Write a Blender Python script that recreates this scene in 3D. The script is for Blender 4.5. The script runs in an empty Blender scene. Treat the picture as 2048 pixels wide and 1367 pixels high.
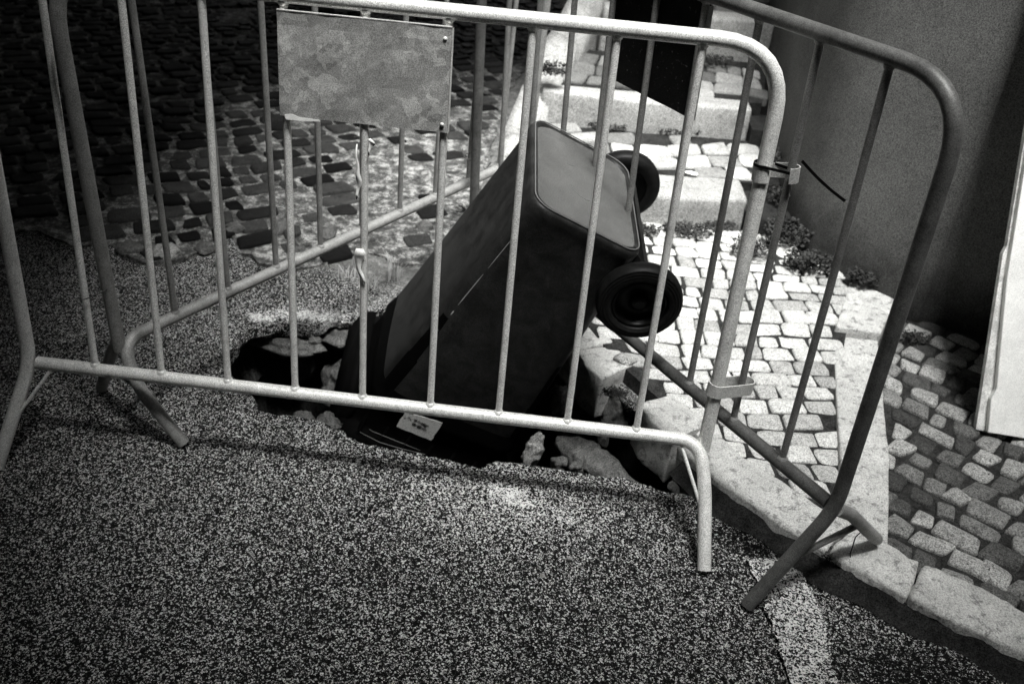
import bpy, bmesh, math, random
from mathutils import Vector, Matrix, noise
from mathutils.geometry import delaunay_2d_cdt
R = math.radians
S = bpy.context.scene
C = S.collection
rnd = random.Random(7)

# ------------------------------------------------------------------ camera
cam = bpy.data.cameras.new('camera'); co = bpy.data.objects.new('camera', cam); C.objects.link(co)
rt = Vector((0.99488978, 0.05367257, 0.08551949)); up = Vector((-0.10096696, 0.52886893, 0.84267629)); fw = Vector((0, 0.84700467, -0.53158545))
co.matrix_world = Matrix(((rt.x, up.x, -fw.x, 0), (rt.y, up.y, -fw.y, 0), (rt.z, up.z, -fw.z, 1.48328), (0, 0, 0, 1)))
cam.sensor_width = 36; cam.lens = 1863.02 / 2048 * 36
cam.clip_start = .02; cam.clip_end = 300
cam.dof.use_dof = True; cam.dof.focus_distance = 1.85; cam.dof.aperture_fstop = 4.5
S.camera = co

# ------------------------------------------------------------------ light
OH = 3.2
SUN_EL, SUN_AZ = 68, 165           # elevation, azimuth from +Y towards +X
w = bpy.data.worlds.new('World'); S.world = w; w.use_nodes = True
nt = w.node_tree
sky = nt.nodes.new('ShaderNodeTexSky'); sky.sky_type = 'NISHITA'; sky.sun_disc = False
sky.sun_elevation = R(SUN_EL); sky.sun_rotation = R(SUN_AZ)
hs = nt.nodes.new('ShaderNodeHueSaturation'); hs.inputs['Saturation'].default_value = 0.0
nt.links.new(sky.outputs[0], hs.inputs['Color'])
bg = nt.nodes['Background']; bg.inputs[1].default_value = .05
nt.links.new(hs.outputs[0], bg.inputs[0])
sl = bpy.data.lights.new('sun', 'SUN'); so = bpy.data.objects.new('sun', sl); C.objects.link(so)
sl.energy = 3.6; sl.angle = R(27); sl.color = (1, 1, .985)
d = Vector((math.sin(R(SUN_AZ)) * math.cos(R(SUN_EL)), math.cos(R(SUN_AZ)) * math.cos(R(SUN_EL)), math.sin(R(SUN_EL))))
so.rotation_euler = d.to_track_quat('Z', 'Y').to_euler()
S.view_settings.view_transform = 'Standard'; S.view_settings.look = 'None'
S.view_settings.exposure = 2.6; S.view_settings.gamma = 1
S.cycles.max_bounces = 5

# ------------------------------------------------------------------ materials
class N:
    """tiny node helper"""
    def __init__(s, name):
        s.m = bpy.data.materials.new(name); s.m.use_nodes = True; s.t = s.m.node_tree
        s.b = s.t.nodes['Principled BSDF']; s.b.inputs['Specular IOR Level'].default_value = .12
        s.pos = s.t.nodes.new('ShaderNodeNewGeometry').outputs['Position']
        s.obj = s.t.nodes.new('ShaderNodeTexCoord').outputs['Object']
    def n(s, typ, **kw):
        nd = s.t.nodes.new(typ)
        for k, v in kw.items(): setattr(nd, k, v)
        return nd
    def link(s, a, b): s.t.links.new(a, b)
    def val(s, sock, v):
        if hasattr(v, 'node'): s.link(v, sock)
        else: sock.default_value = v
    def noise(s, scale, detail=3, rough=.6, vec=None, dist=0):
        nd = s.n('ShaderNodeTexNoise'); s.link(vec or s.obj, nd.inputs['Vector'])
        nd.inputs['Scale'].default_value = scale; nd.inputs['Detail'].default_value = detail
        nd.inputs['Roughness'].default_value = rough; nd.inputs['Distortion'].default_value = dist
        return nd.outputs[0]
    def vor(s, scale, feature='F1', vec=None, rand=1):
        nd = s.n('ShaderNodeTexVoronoi', feature=feature); s.link(vec or s.obj, nd.inputs['Vector'])
        nd.inputs['Scale'].default_value = scale; nd.inputs['Randomness'].default_value = rand
        return nd
    def ramp(s, fac, *st, interp='LINEAR'):
        nd = s.n('ShaderNodeValToRGB'); cr = nd.color_ramp; cr.interpolation = interp
        while len(cr.elements) < len(st): cr.elements.new(.5)
        for e, (p, v) in zip(cr.elements, st): e.position = p; e.color = (v, v, v * .985, 1)
        s.link(fac, nd.inputs[0]); return nd.outputs[0]
    def math(s, op, a, b=0., c=None, clamp=False):
        nd = s.n('ShaderNodeMath', operation=op, use_clamp=clamp)
        s.val(nd.inputs[0], a); s.val(nd.inputs[1], b)
        if c is not None: s.val(nd.inputs[2], c)
        return nd.outputs[0]
    def mix(s, f, a, b, mode='MIX'):
        nd = s.n('ShaderNodeMix', data_type='RGBA', blend_type=mode)
        s.val(nd.inputs[0], f)
        for i, v in ((6, a), (7, b)):
            if hasattr(v, 'node'): s.link(v, nd.inputs[i])
            else: nd.inputs[i].default_value = (v, v, v * .985, 1)
        return nd.outputs[2]
    def col(s, c): s.val(s.b.inputs['Base Color'], c if hasattr(c, 'node') else (c, c, c * .985, 1)); return s
    def rough(s, v): s.val(s.b.inputs['Roughness'], v); return s
    def metal(s, v): s.b.inputs['Metallic'].default_value = v; return s
    def bump(s, h, st=.5, dist=.002):
        nd = s.n('ShaderNodeBump'); nd.inputs['Strength'].default_value = st; nd.inputs['Distance'].default_value = dist
        s.link(h, nd.inputs['Height']); s.link(nd.outputs[0], s.b.inputs['Normal']); return s
    def blob(s, x, y, rx, ry, wob=.4, sc=25):
        """soft irregular spot on the ground round (x, y)"""
        sp = s.n('ShaderNodeSeparateXYZ'); s.link(s.pos, sp.inputs[0])
        a = s.math('DIVIDE', s.math('SUBTRACT', sp.outputs[0], x), rx)
        b = s.math('DIVIDE', s.math('SUBTRACT', sp.outputs[1], y), ry)
        d = s.math('SQRT', s.math('ADD', s.math('MULTIPLY', a, a), s.math('MULTIPLY', b, b)))
        d = s.math('ADD', d, s.math('MULTIPLY', s.math('SUBTRACT', s.noise(sc, 4, .7, s.pos), .5), wob * 2))
        return s.math('SUBTRACT', 1.25, d, clamp=True)

def grainy(m, c, amt=.5, scale=520):
    """fine mottling of the surface itself"""
    g = m.ramp(m.noise(scale, 2, .8), (.38, 1 - amt), (.62, 1 + amt))
    return m.mix(1., c, g, 'MULTIPLY')

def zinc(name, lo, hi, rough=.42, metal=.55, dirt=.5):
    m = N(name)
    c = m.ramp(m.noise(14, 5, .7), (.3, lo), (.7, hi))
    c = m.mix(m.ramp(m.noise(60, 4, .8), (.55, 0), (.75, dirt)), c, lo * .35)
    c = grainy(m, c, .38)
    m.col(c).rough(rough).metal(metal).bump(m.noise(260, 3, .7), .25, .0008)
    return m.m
M_zinc = zinc('galvanised_steel', .58, .82, .4, .3)
M_zinc_dull = zinc('weathered_steel', .2, .34, .55, .3)
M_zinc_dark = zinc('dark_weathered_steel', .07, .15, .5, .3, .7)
M_strap = zinc('bare_steel_strap', .5, .75, .5, .2)

m = N('mottled_panel')
c = m.ramp(m.noise(26, 4, .6, dist=.5), (.40, .24), (.54, .29), (.57, .37), (.66, .44))
dv = m.n('ShaderNodeVectorMath', operation='ADD'); dn_ = m.n('ShaderNodeTexNoise'); m.link(m.obj, dn_.inputs['Vector']); dn_.inputs['Scale'].default_value = 40
ds_ = m.n('ShaderNodeVectorMath', operation='SCALE'); m.link(dn_.outputs['Color'], ds_.inputs[0]); ds_.inputs['Scale'].default_value = .05
m.link(m.obj, dv.inputs[0]); m.link(ds_.outputs[0], dv.inputs[1])
vv_ = m.vor(38, vec=dv.outputs[0]); sp_ = m.n('ShaderNodeSeparateColor'); m.link(vv_.outputs['Color'], sp_.inputs[0])
c = m.mix(.55, c, m.ramp(sp_.outputs[0], (.0, .22), (.5, .28), (.78, .33), (.84, .48)))
m.col(grainy(m, c, .42)).rough(.6).metal(.1).bump(m.noise(300, 2, .6), .3, .0006); M_panel = m.m
m = N('dark_panel')
c = m.ramp(m.noise(90, 4, .8), (.62, .012), (.72, .25))
m.col(grainy(m, c, .5)).rough(.7); M_panel_dark = m.m
m = N('torn_white_paper'); m.col(grainy(m, m.ramp(m.noise(60, 3, .6), (.3, .7), (.7, .85)), .1)).rough(.8); M_paper = m.m

def plastic(name, base, dust, rough=.42, sc=18):
    m = N(name)
    c = m.ramp(m.noise(sc, 5, .7, dist=.6), (.35, base), (.75, dust))
    scr = m.ramp(m.noise(7, 8, .8, dist=2.5), (.66, 0), (.7, .5))
    c = m.mix(scr, c, dust * 1.6)
    c = grainy(m, c, .55)
    m.col(c).rough(rough).bump(m.noise(120, 3, .6), .15, .0006)
    return m.m
M_bin = plastic('dark_bin_plastic', .011, .034)
M_base = plastic('dusty_bin_base', .075, .10, .6)
M_collar_shade = plastic('shaded_collar_plastic', .0012, .003, .7)  # shade down in the hole put into the collar colour
M_collar_shade.node_tree.nodes['Principled BSDF'].inputs['Specular IOR Level'].default_value = .03
M_tyre = plastic('black_rubber', .004, .012, .5, 60)
M_hub = plastic('black_hub_plastic', .002, .005, .35, 60)
m = N('pale_plastic_seam'); m.col(.13).rough(.6); M_seam = m.m
m = N('corner_highlight'); m.col(.35).rough(.7); M_hilite = m.m  # pale tone of the highlight painted on the bin corner
m = N('label_paper'); m.col(grainy(m, m.ramp(m.noise(45, 5, .8), (.34, .1), (.46, .75)), .25)).rough(.7); M_label = m.m
m = N('black_print'); m.col(.02).rough(.6); M_ink = m.m
m = N('black_nylon'); m.col(.006).rough(.35); M_tie = m.m
m = N('rusty_wire'); m.col(grainy(m, m.ramp(m.noise(40, 3), (.3, .04), (.7, .12)), .3)).rough(.7); M_wire = m.m

def stone(name, lo, hi, stain=.4, sc=9, grain=.6, bump=.6, rough=.85, attr=False):
    m = N(name)
    c = m.ramp(m.noise(sc, 6, .7), (.3, lo), (.7, hi))
    c = m.mix(m.ramp(m.noise(sc * 3.3, 6, .8), (.52, 0), (.62, stain)), c, lo * .3)
    if attr:
        a = m.n('ShaderNodeAttribute', attribute_name='tone'); c = m.mix(1., c, a.outputs['Color'], 'MULTIPLY')
    c = grainy(m, c, grain, 280)
    h = m.math('ADD', m.noise(sc * 6, 5, .7), m.math('MULTIPLY', m.noise(300, 3, .7), .3))
    m.col(c).rough(rough).bump(h, bump, .004); return m.m
M_kerb = stone('limestone_kerb', .36, .56, .8, 11, .32, 1)
M_cobble = stone('limestone_cobble', .42, .64, .5, 26, .45, attr=True, bump=1)
M_cobble2 = stone('grey_cobble', .24, .44, .7, 22, attr=True, bump=1)
M_step = stone('step_stone', .22, .32, .4, 7)
M_rock = stone('rubble_rock', .05, .15, .7, 22, .5, 1)
M_rock_pale = stone('pale_rubble_rock', .2, .36, .5, 14, bump=1)
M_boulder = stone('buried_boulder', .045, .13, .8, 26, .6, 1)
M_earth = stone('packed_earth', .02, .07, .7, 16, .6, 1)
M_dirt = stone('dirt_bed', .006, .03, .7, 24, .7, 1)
M_joint = stone('joint_sand', .008, .05, .8, 30, .6, 1)
M_wstone = stone('old_sett', .018, .045, .6, 12, .6, 1, attr=True)
m = N('crumbling_mortar')
c = m.ramp(m.noise(24, 7, .85), (.35, .012), (.5, .10), (.60, .45))
m.col(grainy(m, c, .6, 300)).rough(.95).bump(m.noise(70, 6, .85), 1, .012); M_mortar = m.m
m = N('grey_plaster')
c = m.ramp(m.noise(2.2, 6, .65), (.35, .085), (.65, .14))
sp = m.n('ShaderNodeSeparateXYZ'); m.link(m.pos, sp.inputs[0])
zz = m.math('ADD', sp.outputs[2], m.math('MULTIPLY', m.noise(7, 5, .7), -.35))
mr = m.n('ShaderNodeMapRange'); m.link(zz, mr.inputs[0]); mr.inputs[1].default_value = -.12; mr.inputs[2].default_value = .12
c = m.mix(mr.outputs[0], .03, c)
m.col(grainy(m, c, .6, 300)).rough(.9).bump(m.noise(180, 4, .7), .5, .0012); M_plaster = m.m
m = N('white_paint')
m.col(grainy(m, m.ramp(m.noise(12, 6, .75), (.3, .72), (.6, .88)), .16, 400)).rough(.6).bump(m.noise(60, 3), .2, .001); M_white = m.m
m = N('chipped_edge')
m.col(grainy(m, m.ramp(m.noise(30, 4, .7), (.4, .45), (.6, .7)), .3, 400)).rough(.8); M_edge = m.m
m = N('leaf'); m.col(grainy(m, m.ramp(m.noise(20, 2), (.3, .015), (.7, .06)), .3)).rough(.6); M_leaf = m.m
m = N('dry_grass'); m.col(m.ramp(m.noise(20, 2), (.3, .4), (.7, .6))).rough(.8); M_dry = m.m

def asphalt(name, marking=False):
    m = N(name)
    jit = m.n('ShaderNodeVectorMath', operation='ADD')
    nz = m.n('ShaderNodeTexNoise'); m.link(m.pos, nz.inputs['Vector']); nz.inputs['Scale'].default_value = 160
    sc_ = m.n('ShaderNodeVectorMath', operation='SCALE'); m.link(nz.outputs['Color'], sc_.inputs[0]); sc_.inputs['Scale'].default_value = .006
    m.link(m.pos, jit.inputs[0]); m.link(sc_.outputs[0], jit.inputs[1])
    v = m.vor(300, vec=jit.outputs[0]); sep = m.n('ShaderNodeSeparateColor'); m.link(v.outputs['Color'], sep.inputs[0])
    v2 = m.vor(650, vec=jit.outputs[0]); sep2 = m.n('ShaderNodeSeparateColor'); m.link(v2.outputs['Color'], sep2.inputs[0])
    f = m.math('ADD', m.math('MULTIPLY', sep.outputs[0], .62), m.math('MULTIPLY', sep2.outputs[1], .38))
    big = m.math('SUBTRACT', m.noise(1.6, 4, .6, m.pos), .5)
    f = m.math('ADD', f, m.math('MULTIPLY', big, .22))
    if marking:
        f = m.math('ADD', f, m.math('MULTIPLY', m.math('SUBTRACT', m.noise(28, 4, .7, m.pos), .5), .5))
        c = m.ramp(f, (.42, .004), (.52, .2), (.60, .75))
    else:
        pat = m.blob(.032, 1.68, .05, .035, .8, 40)
        for a in ((.0, 1.70, .035, .02, .8, 50), (.06, 1.655, .05, .02, .8, 40), (-.62, 2.40, .13, .035, .7, 30), (-.75, 2.36, .05, .03, .7, 30), (-.02, 1.66, .22, .14, .6, 12), (.12, 1.62, .16, .07, .8, 20)):
            wgt = 1. if a[2] < .15 else .3
            pat = m.math('MAXIMUM', pat, m.math('MULTIPLY', m.blob(*a), wgt))
        f = m.math('ADD', f, m.math('MULTIPLY', pat, .36))
        gut = m.math('MAXIMUM', m.blob(.90, 1.24, .22, .13, .5, 9), m.blob(.62, 1.60, .10, .06, .5, 14))  # gutter dirt plus edge darkening, both painted into the road tone
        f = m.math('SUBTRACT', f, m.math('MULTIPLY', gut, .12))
        c = m.ramp(f, (.53, .001), (.61, .012), (.69, .14), (.79, .68))
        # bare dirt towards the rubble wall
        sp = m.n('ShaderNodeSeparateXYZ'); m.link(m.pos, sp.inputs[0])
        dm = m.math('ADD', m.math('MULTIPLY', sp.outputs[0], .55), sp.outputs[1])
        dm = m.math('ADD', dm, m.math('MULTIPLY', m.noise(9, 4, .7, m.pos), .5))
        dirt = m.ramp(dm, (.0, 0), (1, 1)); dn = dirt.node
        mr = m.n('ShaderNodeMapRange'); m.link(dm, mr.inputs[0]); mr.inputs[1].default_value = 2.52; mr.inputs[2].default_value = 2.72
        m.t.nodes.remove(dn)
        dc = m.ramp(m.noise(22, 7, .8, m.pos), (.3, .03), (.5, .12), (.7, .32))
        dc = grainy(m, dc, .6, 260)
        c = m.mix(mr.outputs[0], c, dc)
    h = m.math('SUBTRACT', 1., v.outputs['Distance'])
    m.col(c).rough(.8).bump(m.math('ADD', h, m.math('MULTIPLY', f, .8)), .8, .003)
    return m.m
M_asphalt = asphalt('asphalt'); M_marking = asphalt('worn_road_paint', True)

# ------------------------------------------------------------------ object helpers
def tag(o, label=None, cat=None, group=None, kind=None):
    for k, v in (('label', label), ('category', cat), ('group', group), ('kind', kind)):
        if v: o[k] = v
    return o
def link(name, bm, mats, parent=None, smooth=True):
    me = bpy.data.meshes.new(name); bm.normal_update(); bm.to_mesh(me); bm.free()
    for mt in (mats if isinstance(mats, (list, tuple)) else [mats]): me.materials.append(mt)
    if smooth:
        for p in me.polygons: p.use_smooth = True
    o = bpy.data.objects.new(name, me); C.objects.link(o)
    if parent: o.parent = parent
    return o
def empty(name, mat=None, loc=None):
    o = bpy.data.objects.new(name, None); C.objects.link(o); o.empty_display_size = .1
    if mat is not None: o.matrix_world = mat
    elif loc is not None: o.location = loc
    return o
def ray(px, py, z=None, plane=None):
    dv = rt * ((px - 1024) / 1863.02) - up * ((py - 683.5) / 1863.02) + fw
    o = Vector((0, 0, 1.48328))
    if plane: p, n = plane; t = (p - o).dot(n) / dv.dot(n)
    else: t = (z - o.z) / dv.z
    return o + dv * t
def round_path(pts, r, n=6):
    """pts: list of Vector; r: bend radius (or list per inner vertex)"""
    out = [Vector(pts[0])]
    for i in range(1, len(pts) - 1):
        a, b, c = map(Vector, pts[i - 1:i + 2]); rr = r[i - 1] if isinstance(r, (list, tuple)) else r
        u = (a - b).normalized(); v = (c - b).normalized()
        k = min(rr, (a - b).length * .49, (c - b).length * .49)
        p, q = b + u * k, b + v * k
        for j in range(n + 1):
            t = j / n; out.append(p.lerp(b, t).lerp(b.lerp(q, t), t))
    out.append(Vector(pts[-1])); return out
def tube(bm, path, r, n=14, caps=True, mi=0):
    path = [Vector(p) for p in path]
    rs = r if isinstance(r, (list, tuple)) else [r] * len(path)
    t0 = (path[1] - path[0]).normalized()
    ref = t0.orthogonal().normalized(); rings = []
    for i, p in enumerate(path):
        if i == 0: t = t0
        elif i == len(path) - 1: t = (path[i] - path[i - 1]).normalized()
        else: t = ((path[i + 1] - p).normalized() + (p - path[i - 1]).normalized()).normalized()
        ref = (ref - t * ref.dot(t)).normalized(); b = t.cross(ref)
        rings.append([bm.verts.new(p + (ref * math.cos(2 * math.pi * k / n) + b * math.sin(2 * math.pi * k / n)) * rs[i]) for k in range(n)])
    for a, b in zip(rings, rings[1:]):
        for k in range(n):
            f = bm.faces.new((a[k], a[(k + 1) % n], b[(k + 1) % n], b[k])); f.material_index = mi
    if caps:
        for rg in (rings[0][::-1], rings[-1]):
            f = bm.faces.new([bm.verts.new(v.co) for v in rg]); f.material_index = mi
def ribbon(bm, path, wv, th, closed=False):
    """flat strap following path (list of Vector), width vector wv, thickness th"""
    n = len(path); rings = []
    for i, p in enumerate(path):
        if closed: t = path[(i + 1) % n] - path[i - 1]
        else: t = path[min(i + 1, n - 1)] - path[max(i - 1, 0)]
        s = t.normalized().cross(wv.normalized()).normalized() * th / 2
        rings.append([bm.verts.new(p + a * wv / 2 + b * s) for a, b in ((-1, -1), (1, -1), (1, 1), (-1, 1))])
    prs = list(zip(rings, rings[1:])) + ([(rings[-1], rings[0])] if closed else [])
    for a, b in prs:
        for k in range(4): bm.faces.new((a[k], a[(k + 1) % 4], b[(k + 1) % 4], b[k]))
    if not closed: bm.faces.new(rings[0][::-1]); bm.faces.new(rings[-1])
def prism(bm, pts, n, th, mi=0):
    """pts planar polygon, extruded by n*th"""
    a = [bm.verts.new(p) for p in pts]; b = [bm.verts.new(p + n * th) for p in pts]
    fs = [bm.faces.new(a[::-1]), bm.faces.new(b)]
    for i in range(len(a)): j = (i + 1) % len(a); fs.append(bm.faces.new((a[i], a[j], b[j], b[i])))
    for f in fs: f.material_index = mi
def recalc(bm): bmesh.ops.recalc_face_normals(bm, faces=bm.faces)
def displace(bm, sc, amp, seed=0, hard=False):
    off = Vector((seed * 3.17, seed * 1.3, seed * 7.7))
    for v in bm.verts:
        nv = noise.fractal(v.co * sc + off, .9, 2.1, 5)
        w_ = noise.noise_vector(v.co * sc * .7 + off)
        v.co += (v.normal * nv + w_ * .5) * amp
def pip(x, y, poly):
    c = False; j = len(poly) - 1
    for i in range(len(poly)):
        xi, yi = poly[i][:2]; xj, yj = poly[j][:2]
        if (yi > y) != (yj > y) and x < (xj - xi) * (y - yi) / (yj - yi) + xi: c = not c
        j = i
    return c

# ================================================================== SETTING
# ---- hole outline on the road (z = 0), jagged
hole_ctrl = [(-.79, 2.15), (-.782, 2.20), (-.774, 2.25), (-.751, 2.296), (-.675, 2.337), (-.587, 2.353), (-.548, 2.406), (-.484, 2.419),
             (-.36, 2.5), (-.15, 2.54), (.03, 2.5), (.14, 2.38), (.22, 2.28), (.40, 2.06), (.54, 1.86), (.545, 1.79), (.481, 1.752),
             (.42, 1.751), (.372, 1.765), (.299, 1.786), (.225, 1.784), (.125, 1.79), (.075, 1.797), (-.01, 1.80), (-.04, 1.765),
             (-.084, 1.776), (-.15, 1.79), (-.212, 1.803), (-.27, 1.81), (-.327, 1.817), (-.37, 1.83), (-.41, 1.86), (-.46, 1.885), (-.522, 1.894), (-.614, 1.902),
             (-.65, 1.93), (-.673, 1.969), (-.712, 2.009), (-.75, 2.06), (-.78, 2.10)]
def jag(poly, step, amp, seed):
    out = []; n = len(poly); r_ = random.Random(seed)
    for i in range(n):
        p0, p1, p2, p3 = [Vector(poly[(i + k) % n]) for k in (-1, 0, 1, 2)]
        L = (p2 - p1).length; k = max(1, int(L / step))
        for j in range(k):
            t = j / k
            q = .5 * ((2 * p1) + (p2 - p0) * t + (2 * p0 - 5 * p1 + 4 * p2 - p3) * t * t + (3 * p1 - p0 - 3 * p2 + p3) * t ** 3)
            nn = Vector((-(p2 - p1).y, (p2 - p1).x)).normalized()
            out.append(q + nn * (r_.uniform(-1, 1) * amp * .6 + noise.noise(Vector((q.x * 28, q.y * 28, seed))) * amp * 1.6))
    return out
hole = jag(hole_ctrl, .011, .0055, 3)

# ---- road sheet with the hole cut out
rings_pts = []
pts = [Vector((p.x, p.y)) for p in hole]; nh = len(pts)
outer = [Vector(p) for p in ((-40, -40), (40, -40), (40, 40), (-40, 40))]
gridp = []
for i in range(-26, 27):
    for j in range(-20, 32):
        x, y = i * .1 + rnd.uniform(-.03, .03), j * .1 + 1.2 + rnd.uniform(-.03, .03)
        if not pip(x, y, pts) and min((Vector((x, y)) - q).length for q in pts) > .03: gridp.append(Vector((x, y)))
allp = pts + outer + gridp
edges = [(i, (i + 1) % nh) for i in range(nh)]
vo, eo, fo, *_ = delaunay_2d_cdt(allp, edges, [], 0, 1e-6)
bm = bmesh.new()
def road_z(x, y):
    z = .006 * noise.noise(Vector((x * 3, y * 3, 0)))
    # edge sags a little round the hole
    return z
vs = [bm.verts.new((p.x, p.y, road_z(p.x, p.y) if abs(p.x) < 4 and abs(p.y) < 5 else -.0)) for p in vo]
for f in fo:
    c = sum((vo[i] for i in f), Vector((0, 0))) / len(f)
    if not pip(c.x, c.y, pts): bm.faces.new([vs[i] for i in f])
recalc(bm)
for f in bm.faces:
    if f.normal.z < 0: f.normal_flip()
# broken asphalt thickness below the rim
ru = [bm.verts.new((p.x, p.y, road_z(p.x, p.y))) for p in pts]
cen = Vector((-.1, 2.1))
def ringat(z, exp, seed, amp):
    out = []
    for p in pts:
        dd = (p - cen).normalized()
        a = noise.noise(Vector((p.x * 9, p.y * 9, seed))) * amp
        q = p + dd * (exp + a); out.append(bm.verts.new((q.x, q.y, z + noise.noise(Vector((p.x * 12, p.y * 12, seed + 5))) * .012)))
    return out
prev = ru
for z, e, s_, a_ in ((-.022, -.004, 1, .012), (-.045, .004, 2, .016)):
    cur = ringat(z, e, s_, a_)
    for k in range(nh): bm.faces.new((prev[k], prev[(k + 1) % nh], cur[(k + 1) % nh], cur[k]))
    prev = cur
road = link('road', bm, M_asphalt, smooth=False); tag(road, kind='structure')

# ---- earth cavity under it
bm = bmesh.new(); prev = None
for z, e, s_, a_ in ((-.043, .012, 2, .02), (-.07, .05, 3, .04), (-.13, .09, 4, .06), (-.22, .08, 5, .08), (-.33, .13, 6, .08), (-.5, .10, 7, .1), (-.75, .12, 8, .1), (-1.1, .05, 9, .1), (-1.35, -.1, 9, .1)):
    cur = ringat(z, e, s_, a_)
    if prev:
        for k in range(nh): bm.faces.new((prev[k], prev[(k + 1) % nh], cur[(k + 1) % nh], cur[k]))
    prev = cur
bm.faces.new(prev)
for v in bm.verts:
    v.co += noise.noise_vector(v.co * 14) * .012
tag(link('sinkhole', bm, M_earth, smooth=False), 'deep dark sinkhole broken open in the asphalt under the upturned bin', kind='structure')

# ---- worn line paint
bm = bmesh.new()
ln = jag([(.578, 1.537), (.634, 1.55), (.689, 1.514), (.712, 1.376), (.701, 1.228), (.69, .9), (.66, .5), (.56, .5), (.60, .9), (.606, 1.217), (.598, 1.272), (.592, 1.388)], .02, .008, 9)
vv, _, ff, *_ = delaunay_2d_cdt(ln, [(i, (i + 1) % len(ln)) for i in range(len(ln))], [], 1, 1e-6)
vs = [bm.verts.new((p.x, p.y, .0085)) for p in vv]
for f in ff: bm.faces.new([vs[i] for i in f])
recalc(bm)
for f in bm.faces:
    if f.normal.z < 0: f.normal_flip()
tag(link('road_marking', bm, M_marking, smooth=False), kind='structure')

# ---- cobbles
def stone_poly(bm, quad, zf, h, round_=.25, tone=1., lay=None, dome=.004):
    c = sum(quad, Vector((0, 0))) / 4
    ring = []
    for i in range(4):
        p, a, b = quad[i], quad[i - 1], quad[(i + 1) % 4]
        ring += [p.lerp(a, round_ * rnd.uniform(.7, 1.3)), p.lerp(p.lerp(a, .5).lerp(p.lerp(b, .5), .5), round_ * .8), p.lerp(b, round_ * rnd.uniform(.7, 1.3))]
    tz = rnd.uniform(-.0012, .0012); tx, ty = rnd.uniform(-.02, .02), rnd.uniform(-.02, .02)
    levels = ((1.0, -.03), (1.0, h - .006), (.95, h - .0015), (.84, h), (.45, h + dome))
    rings = []
    for sc, z in levels:
        rg = []
        for p in ring:
            q = c + (p - c) * sc; q = q + (Vector((noise.noise(Vector((q.x * 90, q.y * 90, 3))), noise.noise(Vector((q.x * 90, q.y * 90, 8))))) * .0035)
            rg.append(bm.verts.new((q.x, q.y, zf(q.x, q.y) + z + (tz + (q - c).x * tx + (q - c).y * ty + (noise.noise(Vector((q.x * 60, q.y * 60, 0))) * .003 if sc < .99 else 0)))))
        rings.append(rg)
    fs = []
    for a, b in zip(rings, rings[1:]):
        for k in range(12): fs.append(bm.faces.new((a[k], a[(k + 1) % 12], b[(k + 1) % 12], b[k])))
    fs.append(bm.faces.new(rings[-1]))
    if lay:
        for f in fs:
            for l in f.loops: l[lay] = (tone, tone, tone, 1)
def cobbles(bm, lay, poly, org, ang, sx, sy, zf, gap=.006, jit=.1, h=.012, tlo=.7, thi=1.05, miss=.02, bond=True):
    ca, sa = math.cos(ang), math.sin(ang)
    xs = [p[0] for p in poly]; ys = [p[1] for p in poly]
    D = max(max(xs) - min(xs), max(ys) - min(ys)) + .3
    j = -int(D / sy) - 1; row = 0
    while j * sy < D:
        row += 1; v0 = j * sy; off = (rnd.random() if bond else 0) * sx
        u = -D - off
        while u < D:
            wd = sx * rnd.uniform(.68, 1.35)
            q = []
            for (a, b) in ((u, v0), (u + wd, v0), (u + wd, v0 + sy), (u, v0 + sy)):
                wob = noise.noise_vector(Vector((a * 3 + 5, b * 3, ang * 9))) * sy * .5
                q.append(Vector((a + wob.x, b + wob.y)))
            cc = sum(q, Vector((0, 0))) / 4
            qq = []
            for p in q:
                dd = (cc - p).normalized() * gap * rnd.uniform(.7, 1.6)
                p2 = p + dd + Vector((rnd.uniform(-1, 1), rnd.uniform(-1, 1))) * sy * jit
                qq.append(Vector((org[0] + p2.x * ca - p2.y * sa, org[1] + p2.x * sa + p2.y * ca)))
            c2 = sum(qq, Vector((0, 0))) / 4
            if pip(c2.x, c2.y, poly) and all(pip(*(c2 + (p - c2) * .5), poly) for p in qq) and rnd.random() > miss:
                stone_poly(bm, qq, zf, h + rnd.uniform(-.003, .004), rnd.uniform(.10, .30), rnd.uniform(tlo, thi), lay)
            u += wd
        j += 1
def sheet(poly, zf, depth=.05, bm=None, res=.08):
    """bedding slab following poly with top at zf"""
    bm = bm or bmesh.new()
    P = [Vector(p[:2]) for p in poly]; n = len(P)
    P2 = []
    for i in range(n):
        a, b = P[i], P[(i + 1) % n]; k = max(1, int((b - a).length / res))
        P2 += [a.lerp(b, t / k) for t in range(k)]
    xs = [p.x for p in P]; ys = [p.y for p in P]; inn = []
    x = min(xs)
    while x < max(xs):
        y = min(ys)
        while y < max(ys):
            if pip(x, y, P2) and min((Vector((x, y)) - q).length for q in P2) > res * .4: inn.append(Vector((x, y)))
            y += res
        x += res
    m_ = len(P2)
    vv, _, ff, *_ = delaunay_2d_cdt(P2 + inn, [(i, (i + 1) % m_) for i in range(m_)], [], 1, 1e-7)
    vs = [bm.verts.new((p.x, p.y, zf(p.x, p.y))) for p in vv]
    for f in ff:
        c = sum((vv[i] for i in f), Vector((0, 0))) / len(f)
        if pip(c.x, c.y, P2):
            g = bm.faces.new([vs[i] for i in f]); g.normal_update()
            if g.normal.z < 0: g.normal_flip()
    t = [bm.verts.new((p.x, p.y, zf(p.x, p.y))) for p in P2]; b = [bm.verts.new((p.x, p.y, zf(p.x, p.y) - depth)) for p in P2]
    for k in range(m_): bm.faces.new((t[k], b[k], b[(k + 1) % m_], t[(k + 1) % m_]))
    return bm

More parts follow.
